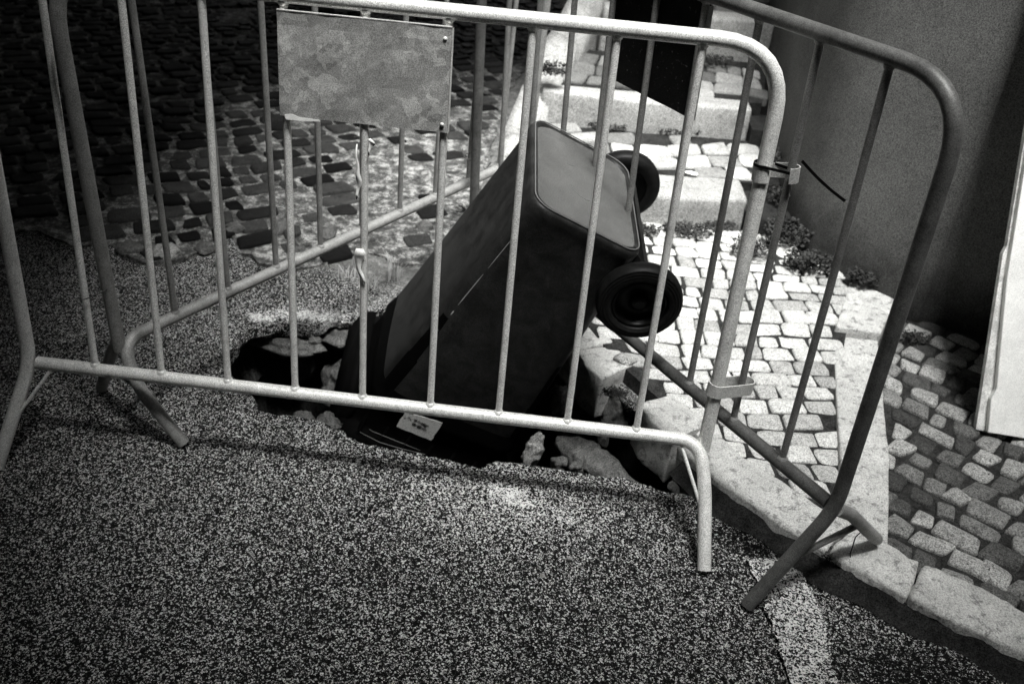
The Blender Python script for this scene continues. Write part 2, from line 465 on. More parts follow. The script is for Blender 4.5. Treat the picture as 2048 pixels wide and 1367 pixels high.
KF = [(-.17, 3.62), (-.12, 3.1), (-.02, 2.68), (.204, 2.197), (.504, 1.765), (.69, 1.572), (.87, 1.432), (1.063, 1.312), (1.6, .98), (3.2, .1)]   # kerb front
def offs(path, d):
    out = []
    for i, p in enumerate(path):
        a = Vector(path[max(i - 1, 0)]); b = Vector(path[min(i + 1, len(path) - 1)]); t = (b - a).normalized()
        out.append((p[0] - t.y * d, p[1] + t.x * d))
    return out
KF = [(x + .006, y + .008) for x, y in KF]
KB = offs(KF, .135)
def upper_z(x, y): return .030 + max(0, min(.05, (y - 1.9) * .05))
def lower_z(x, y): return .024
R1 = KB[:6] + [(.862, 1.60), (.80, 1.72), (.965, 2.43), (1.10, 2.80), (1.13, 2.87), (1.0, 3.02), (.96, 3.11), (.95, 3.17), (-.06, 3.16)]
KC = offs(KF, .10)
R1 = [(-.06, 3.16)] + KC[1:6] + [(.84, 1.62), (.83, 1.72), (.93, 2.1), (1.0, 2.43), (1.12, 2.80), (1.16, 2.87), (1.03, 3.0), (.985, 3.11), (.98, 3.17)]
R2 = [(.87, 1.58)] + KC[6:] + [(3.2, 1.9), (1.53, 2.64), (1.22, 2.75), (1.09, 2.45), (1.01, 2.1), (.95, 1.9)]
bmC = bmesh.new(); lay = bmC.loops.layers.color.new('tone')
cobbles(bmC, lay, R1, (.8, 2.2), R(4), .080, .064, upper_z, .0030, .085, .004, .78, 1.12, 0)
lay_pav = link('pavement', bmC, M_cobble); tag(lay_pav, kind='structure')
bmC = bmesh.new(); lay = bmC.loops.layers.color.new('tone')
cobbles(bmC, lay, R2, (1.2, 1.9), R(-38), .078, .074, lower_z, .0062, .15, .008, .4, 1.15, .03)
tag(link('lower_pavement', bmC, M_cobble2), kind='structure')
bm = sheet(R1, upper_z, .3); sheet(R2, lower_z, .3, bm)
tag(link('pavement_bed', bm, M_joint, smooth=False), kind='structure')

# ---- paving slabs between the two cobbled levels
def slab(name, poly, zt, th, mat, amp=.0025, seed=0, bev=.006, cuts=4):
    bm = bmesh.new()
    P = [Vector(p) for p in poly]
    zz = zt if callable(zt) else (lambda x, y: zt)
    prism(bm, [Vector((p.x, p.y, zz(p.x, p.y) - th)) for p in P], Vector((0, 0, 1)), th)
    for v in bm.verts: pass
    recalc(bm)
    bmesh.ops.bevel(bm, geom=[e for e in bm.edges], offset=bev, segments=2, affect='EDGES', profile=.6)
    bmesh.ops.subdivide_edges(bm, edges=[e for e in bm.edges if e.calc_length() > .04], cuts=cuts, use_grid_fill=True)
    bmesh.ops.triangulate(bm, faces=[f for f in bm.faces if len(f.verts) > 4])
    bm.normal_update(); displace(bm, 14, amp, seed)
    o = link(name, bm, mat); return o
o = slab('edging_slab', [(.80, 1.60), (.89, 1.585), (.985, 1.90), (1.045, 2.16), (1.125, 2.50), (.985, 2.50), (.90, 2.1), (.83, 1.75)], lambda x, y: .056, .3, M_kerb, seed=2)
tag(o, 'long narrow pale stone slab edging the raised cobbles behind the right barrier', 'stone slab')
o = slab('edging_slab', [(.99, 2.515), (1.13, 2.51), (1.27, 2.79), (1.24, 2.81), (1.115, 2.83)], lambda x, y: .078, .3, M_kerb, seed=3)
tag(o, 'squarish pale stone slab against the foot of the grey plaster wall', 'stone slab')

# ---- kerb stones
def along(path, t):
    d = 0
    for a, b in zip(path, path[1:]):
        a, b = Vector(a), Vector(b); L = (b - a).length
        if d + L >= t: return a.lerp(b, (t - d) / L), (b - a).normalized()
        d += L
    return Vector(path[-1]), (b - a).normalized()
def kerb_len(pt):
    best = (9, 0); t = 0
    while t < 7:
        p, _ = along(KF, t); dd = (p - Vector(pt)).length
        if dd < best[0]: best = (dd, t)
        t += .005
    return best[1]
tJ = [kerb_len(p) for p in ((-.14, 3.3), (-.02, 2.7), (.17, 2.27), (.25, 2.13), (.33, 2.02), (.435, 1.87), (.735, 1.535), (.885, 1.425), (1.35, 1.14), (1.8, .87), (2.3, .6))]
def kerb_stone(t0, t1, label, zt=.052, th=.14, wd=.13, tilt=0, shift=0, mat=M_kerb, seed=1, amp=.009, brk=0):
    n = max(2, int((t1 - t0) / .07)); F = []; B = []
    for i in range(n + 1):
        p, t = along(KF, t0 + .004 + (t1 - t0 - .008) * i / n); nn = Vector((-t.y, t.x))
        F.append(p + nn * shift); B.append(p + nn * (shift + wd))
    if brk: B[-1] = B[-1].lerp(B[-2], brk); F[0] = F[0].lerp(B[0], brk * .35)
    poly = F + B[::-1]
    o = slab('kerb_stone', [tuple(p) for p in poly], lambda x, y: zt, th, mat, amp if not brk else .008, seed, .010 if not brk else .004, 3)
    c = sum(poly, Vector((0, 0))) / len(poly)
    o.data.transform(Matrix.Translation((-c.x, -c.y, -zt))); o.location = (c.x, c.y, zt)
    o.rotation_euler = (tilt * .5, tilt, 0)
    tag(o, label, 'kerb stone', 'kerb stones along the pavement'); return o
kerb_stone(tJ[0], tJ[1], 'kerb stone behind the upturned bin, farthest up the alley', seed=1)
kerb_stone(tJ[1], tJ[2] , 'kerb stone hidden half behind the body of the upturned bin', seed=2)
kerb_stone(tJ[2], tJ[3], 'short broken kerb stone just below the near wheel of the bin', seed=3, amp=.014, zt=.050, brk=.3)
kerb_stone(tJ[4] + .0, tJ[5] - .01, 'broken kerb stone with rough top overhanging the hole, left of the barrier post', seed=4, amp=.009, zt=.056, tilt=.03, th=.14, brk=.3)
kerb_stone(tJ[5], tJ[6], 'longest kerb stone, pale and smooth, running under the right barrier', seed=5, amp=.006)
kerb_stone(tJ[6], tJ[7], 'short kerb stone under the foot of the right barrier with dangling wire', seed=6)
kerb_stone(tJ[7], tJ[8], 'kerb stone with a dark eroded hollow near the lower right corner', seed=7)
kerb_stone(tJ[8], tJ[9], 'kerb stone at the right edge of the photo beyond the hollowed one', seed=8)
kerb_stone(tJ[9], tJ[10], 'last kerb stone towards the right outside edge', seed=9)

# ---- alley steps
def xr(y): return .95 + max(0, y - 3.2) * .07
def xl(y): return -.06 + max(0, y - 3.5) * .36
def step_edge(y, z0, z1, dep, label, x0, x1, seed):
    o = slab('alley_step', [(x0, y + .02), (x1 * .5 + x0 * .5, y), (x1, y + .05), (x1, y + dep + .05), (x0, y + dep)], lambda x, yy: z1, z1 - z0 + .1, M_step, .003, seed, .014, 5)
    tag(o, label, 'stone step', 'stone steps up the alley')
step_edge(3.13, .1, .195, .20, 'lowest stone step of the alley, nearest behind the far bin wheel', .30, .80, 11)
step_edge(3.67, .24, .365, .11, 'second stone step of the alley with a bright worn lip', .02, .87, 12)
step_edge(4.17, .43, .60, .14, 'third stone step of the alley, high at the top of the photo', .25, 1.0, 13)
step_edge(4.75, .66, .82, .14, 'fourth stone step of the alley, just beyond the top of the photo', .45, 1.04, 14)
bmC = bmesh.new(); lay = bmC.loops.layers.color.new('tone')
T1 = [(.0, 3.17), (.30, 3.17), (.30, 3.34), (.86, 3.38), (.97, 3.38), (.98, 3.7), (.0, 3.66)]
T2 = [(.03, 3.79), (.93, 3.84), (1.0, 4.2), (.17, 4.16)]
T3 = [(.25, 4.32), (1.02, 4.36), (1.06, 4.78), (.42, 4.74)]
T4 = [(.5, 4.9), (1.08, 4.95), (1.3, 8), (1.6, 8)]
z1f = lambda x, y: .175 + (y - 3.34) * .18
z2f = lambda x, y: .345 + (y - 3.8) * .2
z3f = lambda x, y: .58 + (y - 4.35) * .2
cobbles(bmC, lay, T1, (.5, 3.5), R(12), .11, .085, z1f, .003, .11, .008, .5, .9)
cobbles(bmC, lay, T2, (.5, 4), R(-6), .11, .085, z2f, .003, .11, .008, .4, .75)  # farther treads toned darker, their dimness put into the colour
cobbles(bmC, lay, T3, (.5, 4.5), R(5), .11, .085, z3f, .003, .11, .008, .35, .65)
tag(link('alley_paving', bmC, M_cobble), kind='structure')
bm = sheet(T1, z1f, .3); sheet(T2, z2f, .3, bm); sheet(T3, z3f, .3, bm)
sheet([(.5, 4.89), (1.08, 4.9), (1.5, 8), (1.0, 8)], lambda x, y: .8 + (y - 4.9) * .3, .5, bm)
sheet([(.80, 3.12), (.98, 3.12), (.98, 3.40), (.80, 3.40)], lambda x, y: .15, .2, bm)
sheet([(.87, 3.66), (1.0, 3.66), (1.02, 3.86), (.88, 3.86)], lambda x, y: .30, .2, bm)
tag(link('alley_bed', bm, M_dirt, smooth=False), kind='structure')

# stringer: pale sloping edge stones along the left of the alley
def strz(y): return .10 + max(0, y - 3.3) * .56
STR = [(-.13, 3.30), (-.115, 3.55), (-.06, 3.78), (.03, 4.05), (.17, 4.45), (.36, 4.95), (.8, 6.2)]
SB = offs(STR, -.13)
for i in range(len(STR) - 1):
    q = [STR[i], STR[i + 1], SB[i + 1], SB[i]]
    bm = bmesh.new()
    tp = [Vector((p[0], p[1], strz(p[1]))) for p in q]; bt = [p - Vector((0, 0, .5)) for p in tp]
    a = [bm.verts.new(p) for p in tp]; b = [bm.verts.new(p) for p in bt]
    bm.faces.new(a); bm.faces.new(b[::-1])
    for k in range(4): bm.faces.new((a[k], b[k], b[(k + 1) % 4], a[(k + 1) % 4]))
    recalc(bm); bmesh.ops.bevel(bm, geom=list(bm.edges), offset=.01, segments=2, affect='EDGES')
    bmesh.ops.subdivide_edges(bm, edges=[e for e in bm.edges if e.calc_length() > .06], cuts=3, use_grid_fill=True)
    bmesh.ops.triangulate(bm, faces=[f for f in bm.faces if len(f.verts) > 4]); bm.normal_update(); displace(bm, 10, .005, i)
    lab = ['lowest', 'second lowest', 'third', 'fourth', 'fifth', 'topmost'][i]
    tag(link('edge_stone', bm, M_step), lab + ' pale sloping edge stone between the old cobbles and the alley steps', 'edge stone', 'sloping edge stones of the alley')

# ---- old cobbled street on the left, the asphalt worn away raggedly over it
SP_ = [(-7, 2.9), (-3, 2.85), (-1.95, 2.72), (-1.62, 2.74), (-1.45, 2.66), (-1.35, 2.69), (-1.2, 2.60), (-1.08, 2.66), (-1.02, 2.88), (-.93, 2.74), (-.80, 2.66), (-.66, 2.70), (-.52, 2.82), (-.38, 2.76), (-.24, 2.9), (-.17, 3.1), (-.18, 3.62), (-.16, 4.3), (-.13, 4.9), (-.02, 5.6), (.2, 6.6), (.6, 8.2), (1, 10), (-8, 10)]
sj = jag(SP_, .05, .015, 12)
bm = sheet([tuple(p) for p in sj], lambda x, y: .010 + .010 * noise.noise(Vector((x * 6, y * 6, 1))) + .008 * noise.noise(Vector((x * 19, y * 19, 1))), .05, res=.045)
tag(link('street_bed', bm, M_mortar), kind='structure')
bmC = bmesh.new(); lay = bmC.loops.layers.color.new('tone')
def setts(bm, lay, poly, org, ang, sx, sy):
    ca, sa = math.cos(ang), math.sin(ang)
    for j in range(-70, 70):
        u = -9 + rnd.random() * sx; syj = sy * rnd.uniform(.9, 1.1)
        while u < 9:
            wd = sx * rnd.uniform(.6, 1.5); u += wd
            w0, w1 = u - wd, u
            if abs(u) > 8: continue
            q = []
            for a, b in ((w0, j * sy), (w1, j * sy), (w1, (j + 1) * sy), (w0, (j + 1) * sy)):
                wob = noise.noise_vector(Vector((a * 1.5, b * 1.5, 4))) * .05
                q.append(Vector((a + wob.x, b + wob.y)))
            cc = sum(q, Vector((0, 0))) / 4; qq = []
            for p in q:
                g = (cc - p).normalized() * rnd.uniform(.010, .024)
                p2 = p + g + Vector((rnd.uniform(-1, 1), rnd.uniform(-1, 1))) * .007
                qq.append(Vector((org[0] + p2.x * ca - p2.y * sa, org[1] + p2.x * sa + p2.y * ca)))
            c2 = sum(qq, Vector((0, 0))) / 4
            if c2.x < -5 or not pip(c2.x, c2.y, poly) or not all(pip(*(c2 + (p - c2) * .9), poly) for p in qq): continue
            near = max(0, min(1, (c2.x + 1.0) * 1.6)) * max(0, min(1, (4.6 - c2.y)))
            if rnd.random() < .06 + .72 * near: continue
            tone = rnd.choice([.25, .3, .4, .5, .6, .8, 1, 1.4, 2.5, 4.5])
            stone_poly(bm, qq, lambda x, y: .008, rnd.uniform(.006, .016), rnd.uniform(.10, .28), tone, lay, rnd.uniform(-.003, .002))
setts(bmC, lay, SP_, (-1.3, 3.5), R(32), .115, .102)
tag(link('cobbled_street', bmC, M_wstone), kind='structure')

# ---- plaster house wall on the right
PP = [(5, 1.35), (3, 2.0), (1.53, 2.62), (1.30, 2.70), (1.22, 2.76), (1.12, 2.87), (1.03, 2.99), (.985, 3.09), (.965, 3.2), (.96, 3.45), (.975, 3.8), (1.0, 4.2), (1.05, 4.8), (1.2, 6), (1.5, 9)]
PPs = []
for i in range(len(PP) - 1):
    p0, p1, p2, p3 = [Vector(PP[max(0, min(len(PP) - 1, i + k))]) for k in (-1, 0, 1, 2)]
    if i < 1: p0 = 2 * p1 - p2
    for j in range(8):
        t = j / 8; PPs.append(.5 * ((2 * p1) + (p2 - p0) * t + (2 * p0 - 5 * p1 + 4 * p2 - p3) * t * t + (3 * p1 - p0 - 3 * p2 + p3) * t ** 3))
PPs.append(Vector(PP[-1]))
bm = bmesh.new(); g = []
for i, p in enumerate(PPs):
    a = PPs[max(i - 1, 0)]; b = PPs[min(i + 1, len(PPs) - 1)]; t = (b - a).normalized(); nn = Vector((t.y, -t.x))
    colv = []
    for z in [-.1 + .12 * k for k in range(19)]:
        q = p + nn * noise.noise(Vector((p.x * 4, p.y * 4, z * 3))) * .004
        colv.append(bm.verts.new((q.x, q.y, z)))
    colv.append(bm.verts.new((p.x + nn.x * .3, p.y + nn.y * .3, 2.06))); colv.append(bm.verts.new((p.x + nn.x * .3, p.y + nn.y * .3, -.1)))
    g.append(colv)
for a, b in zip(g, g[1:]):
    for k in range(len(a) - 1): bm.faces.new((a[k], b[k], b[k + 1], a[k + 1]))
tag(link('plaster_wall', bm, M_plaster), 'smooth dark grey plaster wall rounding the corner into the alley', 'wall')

# ---- added blocks overhead, out of frame, that shade the edges of the view
M_blocker = stone('blocker_render', .10, .16, .2, 2, .2)
def add_blocker(name, x0, y0, x1, y1, z0, z1, label, gf=None):
    bm = bmesh.new(); prism(bm, [Vector((x0, y0, z0)), Vector((x1, y0, z0)), Vector((x1, y1, z0)), Vector((x0, y1, z0))], Vector((0, 0, 1)), z1 - z0); recalc(bm)
    if gf:
        gx0, gy0, gx1, gy1 = gf; prism(bm, [Vector((gx0, gy0, 0)), Vector((gx1, gy0, 0)), Vector((gx1, gy1, 0)), Vector((gx0, gy1, 0))], Vector((0, 0, 1)), z0 - .002); recalc(bm)
    # wider slab on top of the added block
    a, b = min(x0, x1) - .12, max(x0, x1) + .12; c, d_ = min(y0, y1) - .12, max(y0, y1) + .12
    prism(bm, [Vector((a, c, z1 + .003)), Vector((b, c, z1 + .003)), Vector((b, d_, z1 + .003)), Vector((a, d_, z1 + .003))], Vector((0, 0, 1)), .2); recalc(bm)
    tag(link(name, bm, M_blocker, smooth=False), label, 'blocker')
add_blocker('blocker', -8, -6, -.36, 12, OH, OH + 3, 'added unseen block above the frame on the left, shading the left edge', (-8, -6, -3.6, 12))
add_blocker('blocker', 1.85, -6, 9, 12, OH + .0, OH + 3, 'added unseen block above the frame on the right, shading the right edge', (3.4, -6, 9, .3))
add_blocker('blocker', -.34, 3.15, 1.82, 9, OH, OH + 2, 'added unseen block over the alley beyond the steps, shading the far steps')
add_blocker('blocker', -.34, -6, 1.8, -.28, OH, OH + 3, 'added unseen block overhead behind the viewer, shading the near edge', (-3, -6, 3, -2.6))

# ---- white board leaning at the right edge
b0 = ray(1961, 862, .05); b1 = ray(2048, 883, .05)
wd = (b1 - b0); wd.z = 0; wd.normalize()
wd = (wd + Vector((0, .15, 0))).normalized()
pl_n = Vector((.3, 1, 0)).normalized()
top = ray(2048, 330, plane=(b0 + Vector((0, .30, 0)), Vector((0, 1, 0))))
upv = (top - b0).normalized()
bn = wd.cross(upv).normalized()
if bn.y > 0: bn = -bn
brd = empty('white_board', loc=b0)
bm = bmesh.new()
prism(bm, [wd * .02, wd * .75, wd * .75 + upv * 1.5, wd * .0 + upv * 1.5 , upv * .9 + wd * .003, upv * .42 + wd * .004, upv * .2 + wd * .018, upv * .12 + wd * .024, upv * .09 + wd * .014], -bn, .02)
recalc(bm); bmesh.ops.bevel(bm, geom=list(bm.edges), offset=.0015, segments=1, affect='EDGES')
o = link('face_board', bm, M_white, brd, smooth=False)
bm = bmesh.new()
q0 = -bn * .0215
prism(bm, [q0 - wd * .004 , q0 + wd * .74, q0 + wd * .74 + upv * 1.49, q0 + upv * 1.49 + wd * .0, q0 + upv * .50 + wd * -.001, q0 + upv * .48 - wd * .008, q0 + upv * .25 - wd * .006], -bn, .02)
recalc(bm)
link('backing_board', bm, M_edge, brd, smooth=False)
tag(brd, 'bright white painted board with a chipped edge leaning at the right edge of the photo', 'board')

# ================================================================== BARRIERS
SP, HH, ZB = .1553, .86, .21
RR, RB = .0150, .0077
def Reul(rx, ry, rz):
    cx, sx = math.cos(rx), math.sin(rx); cy, sy = math.cos(ry), math.sin(ry); cz, sz = math.cos(rz), math.sin(rz)
    return Matrix(((cz, -sz, 0), (sz, cz, 0), (0, 0, 1))) @ Matrix(((cy, 0, sy), (0, 1, 0), (-sy, 0, cy))) @ Matrix(((1, 0, 0), (0, cx, -sx), (0, sx, cx)))
def barrier(pose, label, mats, bendend, feet, panel=None, pmat=None, pside=-1):
    """bendend: end (0 or 1) where the bottom rail curls down into a foot; feet: world ground points per end [near, far]"""
    T = Vector(pose[:3]); M3 = Reul(*pose[3:]); T = T - M3 @ Vector((0, 0, ZB))
    M = M3.to_4x4(); M.translation = T; Mi = M.inverted()
    e = empty('crowd_barrier', M); L = SP * 10
    tag(e, label, 'barrier', 'crowd barriers round the hole')
    mr, mb = mats
    def ft(p): return Mi @ Vector(p)
    br = .13
    # top rail with both posts: one bent tube
    bm = bmesh.new(); gx = {0: 0, 1: L}; o = 1 - bendend
    pa = []
    # end that is a foot-bearing post
    f0 = ft(feet[o][0])
    j = Vector((gx[o], 0, ZB)); jb = Vector((gx[bendend], 0, ZB - .02))
    path = [f0, j, Vector((gx[o], 0, ZB + HH)), Vector((gx[bendend], 0, ZB + HH)), jb]
    path = round_path(path, [.05, br, br], 8)
    tube(bm, path, RR, 16)
    link('frame_tube', bm, mr, e)
    # bottom rail curling into a foot
    bm = bmesh.new(); f1 = ft(feet[bendend][0]); s_ = 1 if bendend else -1
    path = round_path([Vector((gx[o] + (RR * 1.2 if o == 0 else -RR * 1.2), 0, ZB)), Vector((gx[bendend] - s_ * .012, 0, ZB)), Vector((gx[bendend] + s_ * .01, f1.y * .35, ZB * .62)), f1], [.085, .05], 8)
    tube(bm, path, RR, 16); link('bottom_rail', bm, mr, e)
    for k in range(1, 10):
        bm = bmesh.new(); x = k * SP
        tube(bm, [Vector((x, 0, ZB)), Vector((x + rnd.uniform(-.001, .001), rnd.uniform(-.002, .002), ZB + HH * .5)), Vector((x, 0, ZB + HH))], RB, 12, False)
        # weld beads
        tube(bm, [Vector((x, 0, ZB + RR * .8)), Vector((x, 0, ZB + RR + .002)), Vector((x, 0, ZB + RR + .0045))], [RB * 1.5, RB * 1.35, RB], 12, False)
        tube(bm, [Vector((x, 0, ZB + HH - RR * .8)), Vector((x, 0, ZB + HH - RR - .002)), Vector((x, 0, ZB + HH - RR - .0045))], [RB * 1.5, RB * 1.3, RB], 12, False)
        link('bar', bm, mb, e)
    # far legs and gusset plates
    for k in (0, 1):
        near = ft(feet[k][0]); bm = bmesh.new()
        if feet[k][1] is None:
            c = Vector((gx[k], 0, ZB)); a = c.lerp(near, .6); b = c + Vector((.055 if k == 0 else -.055, 0, -.004))
            tube(bm, [a, b], .004, 8); link('brace', bm, mb, e); continue
        far = ft(feet[k][1])
        jj = Vector((gx[k], .006, ZB - .005))
        tube(bm, [jj, jj.lerp(far, .3) + Vector((0, 0, .012)), far], RR * .96, 14); link('leg', bm, mb, e)
        bm = bmesh.new()
        c = Vector((gx[k], 0, ZB)); a = c.lerp(near, .52); b = c.lerp(far, .52)
        tube(bm, [a, b], .0075, 8); link('brace', bm, mb, e)
    if panel:
        bm = bmesh.new(); u0, u1, w0, w1 = panel; y0 = pside * (RB + .0015)
        x0, x1, z0, z1 = u0 * SP, u1 * SP, ZB + w0 * HH, ZB + w1 * HH
        nx, nz = 10, 8; gr = []
        for i in range(nx + 1):
            gr.append([bm.verts.new((x0 + (x1 - x0) * i / nx, y0 + pside * (.0015 + .0035 * noise.noise(Vector((i * .5, j_ * .5, 3)))), z0 + (z1 - z0) * j_ / nz)) for j_ in range(nz + 1)])
        for i in range(nx):
            for j_ in range(nz): bm.faces.new((gr[i][j_], gr[i + 1][j_], gr[i + 1][j_ + 1], gr[i][j_ + 1]))
        rr = bmesh.ops.extrude_face_region(bm, geom=list(bm.faces))
        bmesh.ops.translate(bm, verts=[v for v in rr['geom'] if isinstance(v, bmesh.types.BMVert)], vec=(0, pside * .0018, 0))
        recalc(bm)
        pn = link('sign_panel', bm, pmat, e, smooth=False)
        # folded lip on top, side fold
        bm = bmesh.new(); yy = y0 + pside * .004
        prism(bm, [Vector((x0, yy, z1 + .0015)), Vector((x1, yy, z1 + .0015)), Vector((x1, yy - pside * .007, z1 + .0015)), Vector((x0, yy - pside * .007, z1 + .0015))], Vector((0, 0, 1)), .0016)
        prism(bm, [Vector((x1 + .0012, yy, z0)), Vector((x1 + .0012, yy - pside * .014, z0)), Vector((x1 + .0012, yy - pside * .014, z1)), Vector((x1 + .0012, yy, z1))], Vector((1, 0, 0)), .0014)
        recalc(bm); link('panel_lip', bm, mb, pn, smooth=False)
        for (a, b) in ((.97, .08), (.965, .9)):
            bm = bmesh.new(); c = Vector((x0 + (x1 - x0) * a, yy, z0 + (z1 - z0) * b))
            tube(bm, [c, c + Vector((0, pside * .0015, 0)), c + Vector((0, pside * .003, 0))], [.0045, .004, .001], 10); link('rivet', bm, M_strap, pn)
    return e, M
TA = [-1.1, 1.735, .209, -.074, -.01, -.042]
xf = [-.919, 1.802, .241, .064, -.053, .946]
TC = [-.165, 2.749, .243, .027, -.011, -.994]
bA, MA = barrier(TA, 'galvanised barrier nearest the viewer with a mottled grey panel', (M_zinc, M_zinc), 1,
                 {0: [(-1.145, 1.59, .005), None], 1: [(.472, 1.495, .005), None]}, (3.94, 6.05, .742, .968), M_panel)
bB, MB = barrier(xf, 'dull barrier on the far left side, in front of the old cobbles', (M_zinc_dull, M_zinc_dull), 0,
                 {0: [(-.768, 1.742, .005), (-1.05, 1.93, .005)], 1: [(.10, 2.95, .08), (-.14, 3.14, .005)]})
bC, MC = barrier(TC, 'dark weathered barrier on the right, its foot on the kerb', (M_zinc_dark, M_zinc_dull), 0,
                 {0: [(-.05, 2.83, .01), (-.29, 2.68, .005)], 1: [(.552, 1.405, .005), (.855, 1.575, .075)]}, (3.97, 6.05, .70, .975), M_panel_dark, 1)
# torn white strip on the panel's lower edge
bmx = bmesh.new(); y0 = -(RB + .0075)
z0 = ZB + .742 * HH; x0 = 3.94 * SP
prism(bmx, [Vector((x0 + .010, y0, z0 + .004)), Vector((x0 + .012, y0, z0 - .006)), Vector((x0 + .045, y0, z0 - .006)), Vector((x0 + .08, y0, z0 - .003)), Vector((x0 + .078, y0, z0 + .0)), Vector((x0 + .04, y0, z0 + .001)), Vector((x0 + .025, y0, z0 + .006))], Vector((0, -1, 0)), .0008)
pn = [c for c in bA.children if c.name.startswith('sign_panel')][0]
link('torn_sticker', bmx, M_paper, pn, smooth=False)

# coupling hooks on the near barrier, reaching round a bar of the right one
def hook(wz_a, wz_c, ext=.0, closed=True):
    pa = MA @ Vector((SP * 10, 0, ZB + HH * wz_a)); pc = MC @ Vector((SP * 8, 0, ZB + HH * wz_c)); pc.z = pc.z
    d = pc - pa; d.z *= .6; ax = d.normalized(); upz = Vector((0, 0, 1)); upz = (upz - ax * upz.dot(ax)).normalized(); sd = ax.cross(upz)
    ra, rc = RR + .004, RB + .009; path = []; pc2 = pc + ax * ext
    for k in range(13):
        th = (math.pi / 2 if closed else .9) + (math.pi if closed else math.pi * 1.5 - .9) * k / 12; path.append(pa + ax * math.cos(th) * ra + sd * math.sin(th) * ra)
    for k in range(13):
        th = -math.pi / 2 + math.pi * k / 12; path.append(pc2 + ax * math.cos(th) * rc + sd * math.sin(th) * rc)
    bm = bmesh.new(); inv = MA.inverted(); ribbon(bm, [inv @ p for p in path], (inv.to_3x3() @ upz) * .03, .0025, closed)
    recalc(bm); link('coupling_hook', bm, M_strap, bA, smooth=False)
    return pa, pc, ax, sd
pa, pc, ax, sd = hook(.725, .695, 0, False)
hook(.163, .118, .012)

# cable tie round post and bar, with its tail
bm = bmesh.new(); path = []
for k in range(15):
    th = math.pi / 2 + math.pi * k / 14; path.append(pa + ax * math.cos(th) * .021 + sd * math.sin(th) * .021 + Vector((0, 0, .018)))
for k in range(15):
    th = -math.pi / 2 + math.pi * k / 14; path.append(pc + ax * math.cos(th) * .012 + sd * math.sin(th) * .012 + Vector((0, 0, .004)))
ribbon(bm, path, Vector((0, 0, .0055)), .0016, True)
tail0 = ray(1604, 322, plane=(pc, Vector((0, 1, 0)))); tail1 = ray(1690, 402, plane=(pc + Vector((0, .02, 0)), Vector((0, 1, 0))))
ribbon(bm, [tail0.lerp(tail1, t / 8) + Vector((0, 0, -.004 * math.sin(t / 8 * 3.14))) for t in range(9)], Vector((.003, 0, .005)), .0014)
recalc(bm); tag(link('cable_tie', bm, M_tie, smooth=False), 'black cable tie with a long tail joining the near barrier to the right one', 'cable tie')

# wires
def wire(name, pts, r, label, mat=M_wire, cat='wire'):
    bm = bmesh.new(); tube(bm, round_path(pts, .01, 3), r, 6); tag(link(name, bm, mat), label, cat)
a1 = ray(165, 598, plane=(MA @ Vector((SP, -.012, .4)), MA.to_3x3() @ Vector((0, 1, 0)))); 
b1p = MB @ Vector((0, 0, ZB + .12))
up_ = ray(228, 572, plane=(b1p, Vector((0, 1, 0)))); dn_ = ray(225, 600, plane=(b1p, Vector((0, 1, 0))))
wire('binding_wire', [dn_, ray(190, 615, plane=(b1p, Vector((0, 1, 0)))), a1 + Vector((-.006, -.004, 0)), a1 + Vector((.01, -.006, .004)), up_, up_ + Vector((.02, .02, -.01)), dn_ + Vector((.015, .02, .0)), dn_], .0014, 'thin wire loop tying the left end of the near barrier to the left barrier')
pc_ = Vector((.80, 1.53, .13))
cpl = (Vector((.80, 1.535, .1)), Vector((0, 1, 0)))
wire('hanging_wire', [ray(1716, 1034, plane=cpl), ray(1729, 1050, plane=cpl), ray(1722, 1064, plane=cpl), ray(1711, 1072, plane=cpl), ray(1706, 1090, plane=cpl), ray(1700, 1108, plane=cpl), ray(1701, 1112, plane=cpl), ray(1696, 1126, plane=cpl)], .0013, 'thin dark wire dangling from the foot of the right barrier over the kerb', M_tie)
q = MC @ Vector((0, 0, 0)); pq = ray(943, 312, plane=(MB @ Vector((SP * 8, 0, .6)), Vector((0, 1, 0))))
wire('corner_wire', [pq + Vector((-.03, 0, .02)), pq + Vector((-.02, -.02, -.002)), pq + Vector((0, -.022, -.006)), pq + Vector((.02, -.01, -.002)), pq + Vector((.022, .01, .006)), pq + Vector((0, .02, .004)), pq + Vector((-.02, .01, 0))], .002, 'twisted wire at the far corner where the left and right barriers meet')

# tape scraps on the fifth bar of the near barrier
def scrap(name, pix, label, yo=-.012, cat='tape scrap', wv=.006):
    pln = (MA @ Vector((SP * 5, yo, .5)), MA.to_3x3() @ Vector((0, 1, 0)))
    bm = bmesh.new(); pts_ = [ray(x, y, plane=pln) + Vector((0, rnd.uniform(-.003, .003), 0)) for x, y, w_ in pix]
    L_ = []; R_ = []
    for (x, y, w_), p in zip(pix, pts_):
        s2 = Vector((w_ / 1863 * 1.9, 0, 0)) / 2; L_.append(bm.verts.new(p - s2)); R_.append(bm.verts.new(p + s2 + Vector((0, rnd.uniform(-.003, .003), 0))))
    for i in range(len(pix) - 1): bm.faces.new((L_[i], R_[i], R_[i + 1], L_[i + 1]))
    rr = bmesh.ops.extrude_face_region(bm, geom=list(bm.faces)); bmesh.ops.translate(bm, verts=[v for v in rr['geom'] if isinstance(v, bmesh.types.BMVert)], vec=(0, .0006, 0)); recalc(bm)
    tag(link(name, bm, M_paper), label, cat, 'tape scraps on the near barrier')
scrap('tape_scrap', [(714, 288, 2), (712, 310, 4), (716, 330, 5), (715, 345, 9), (717, 358, 12), (719, 368, 9), (716, 378, 6), (714, 388, 5), (713, 398, 2)], 'long thin torn tape strip down the left side of the bar below the panel')
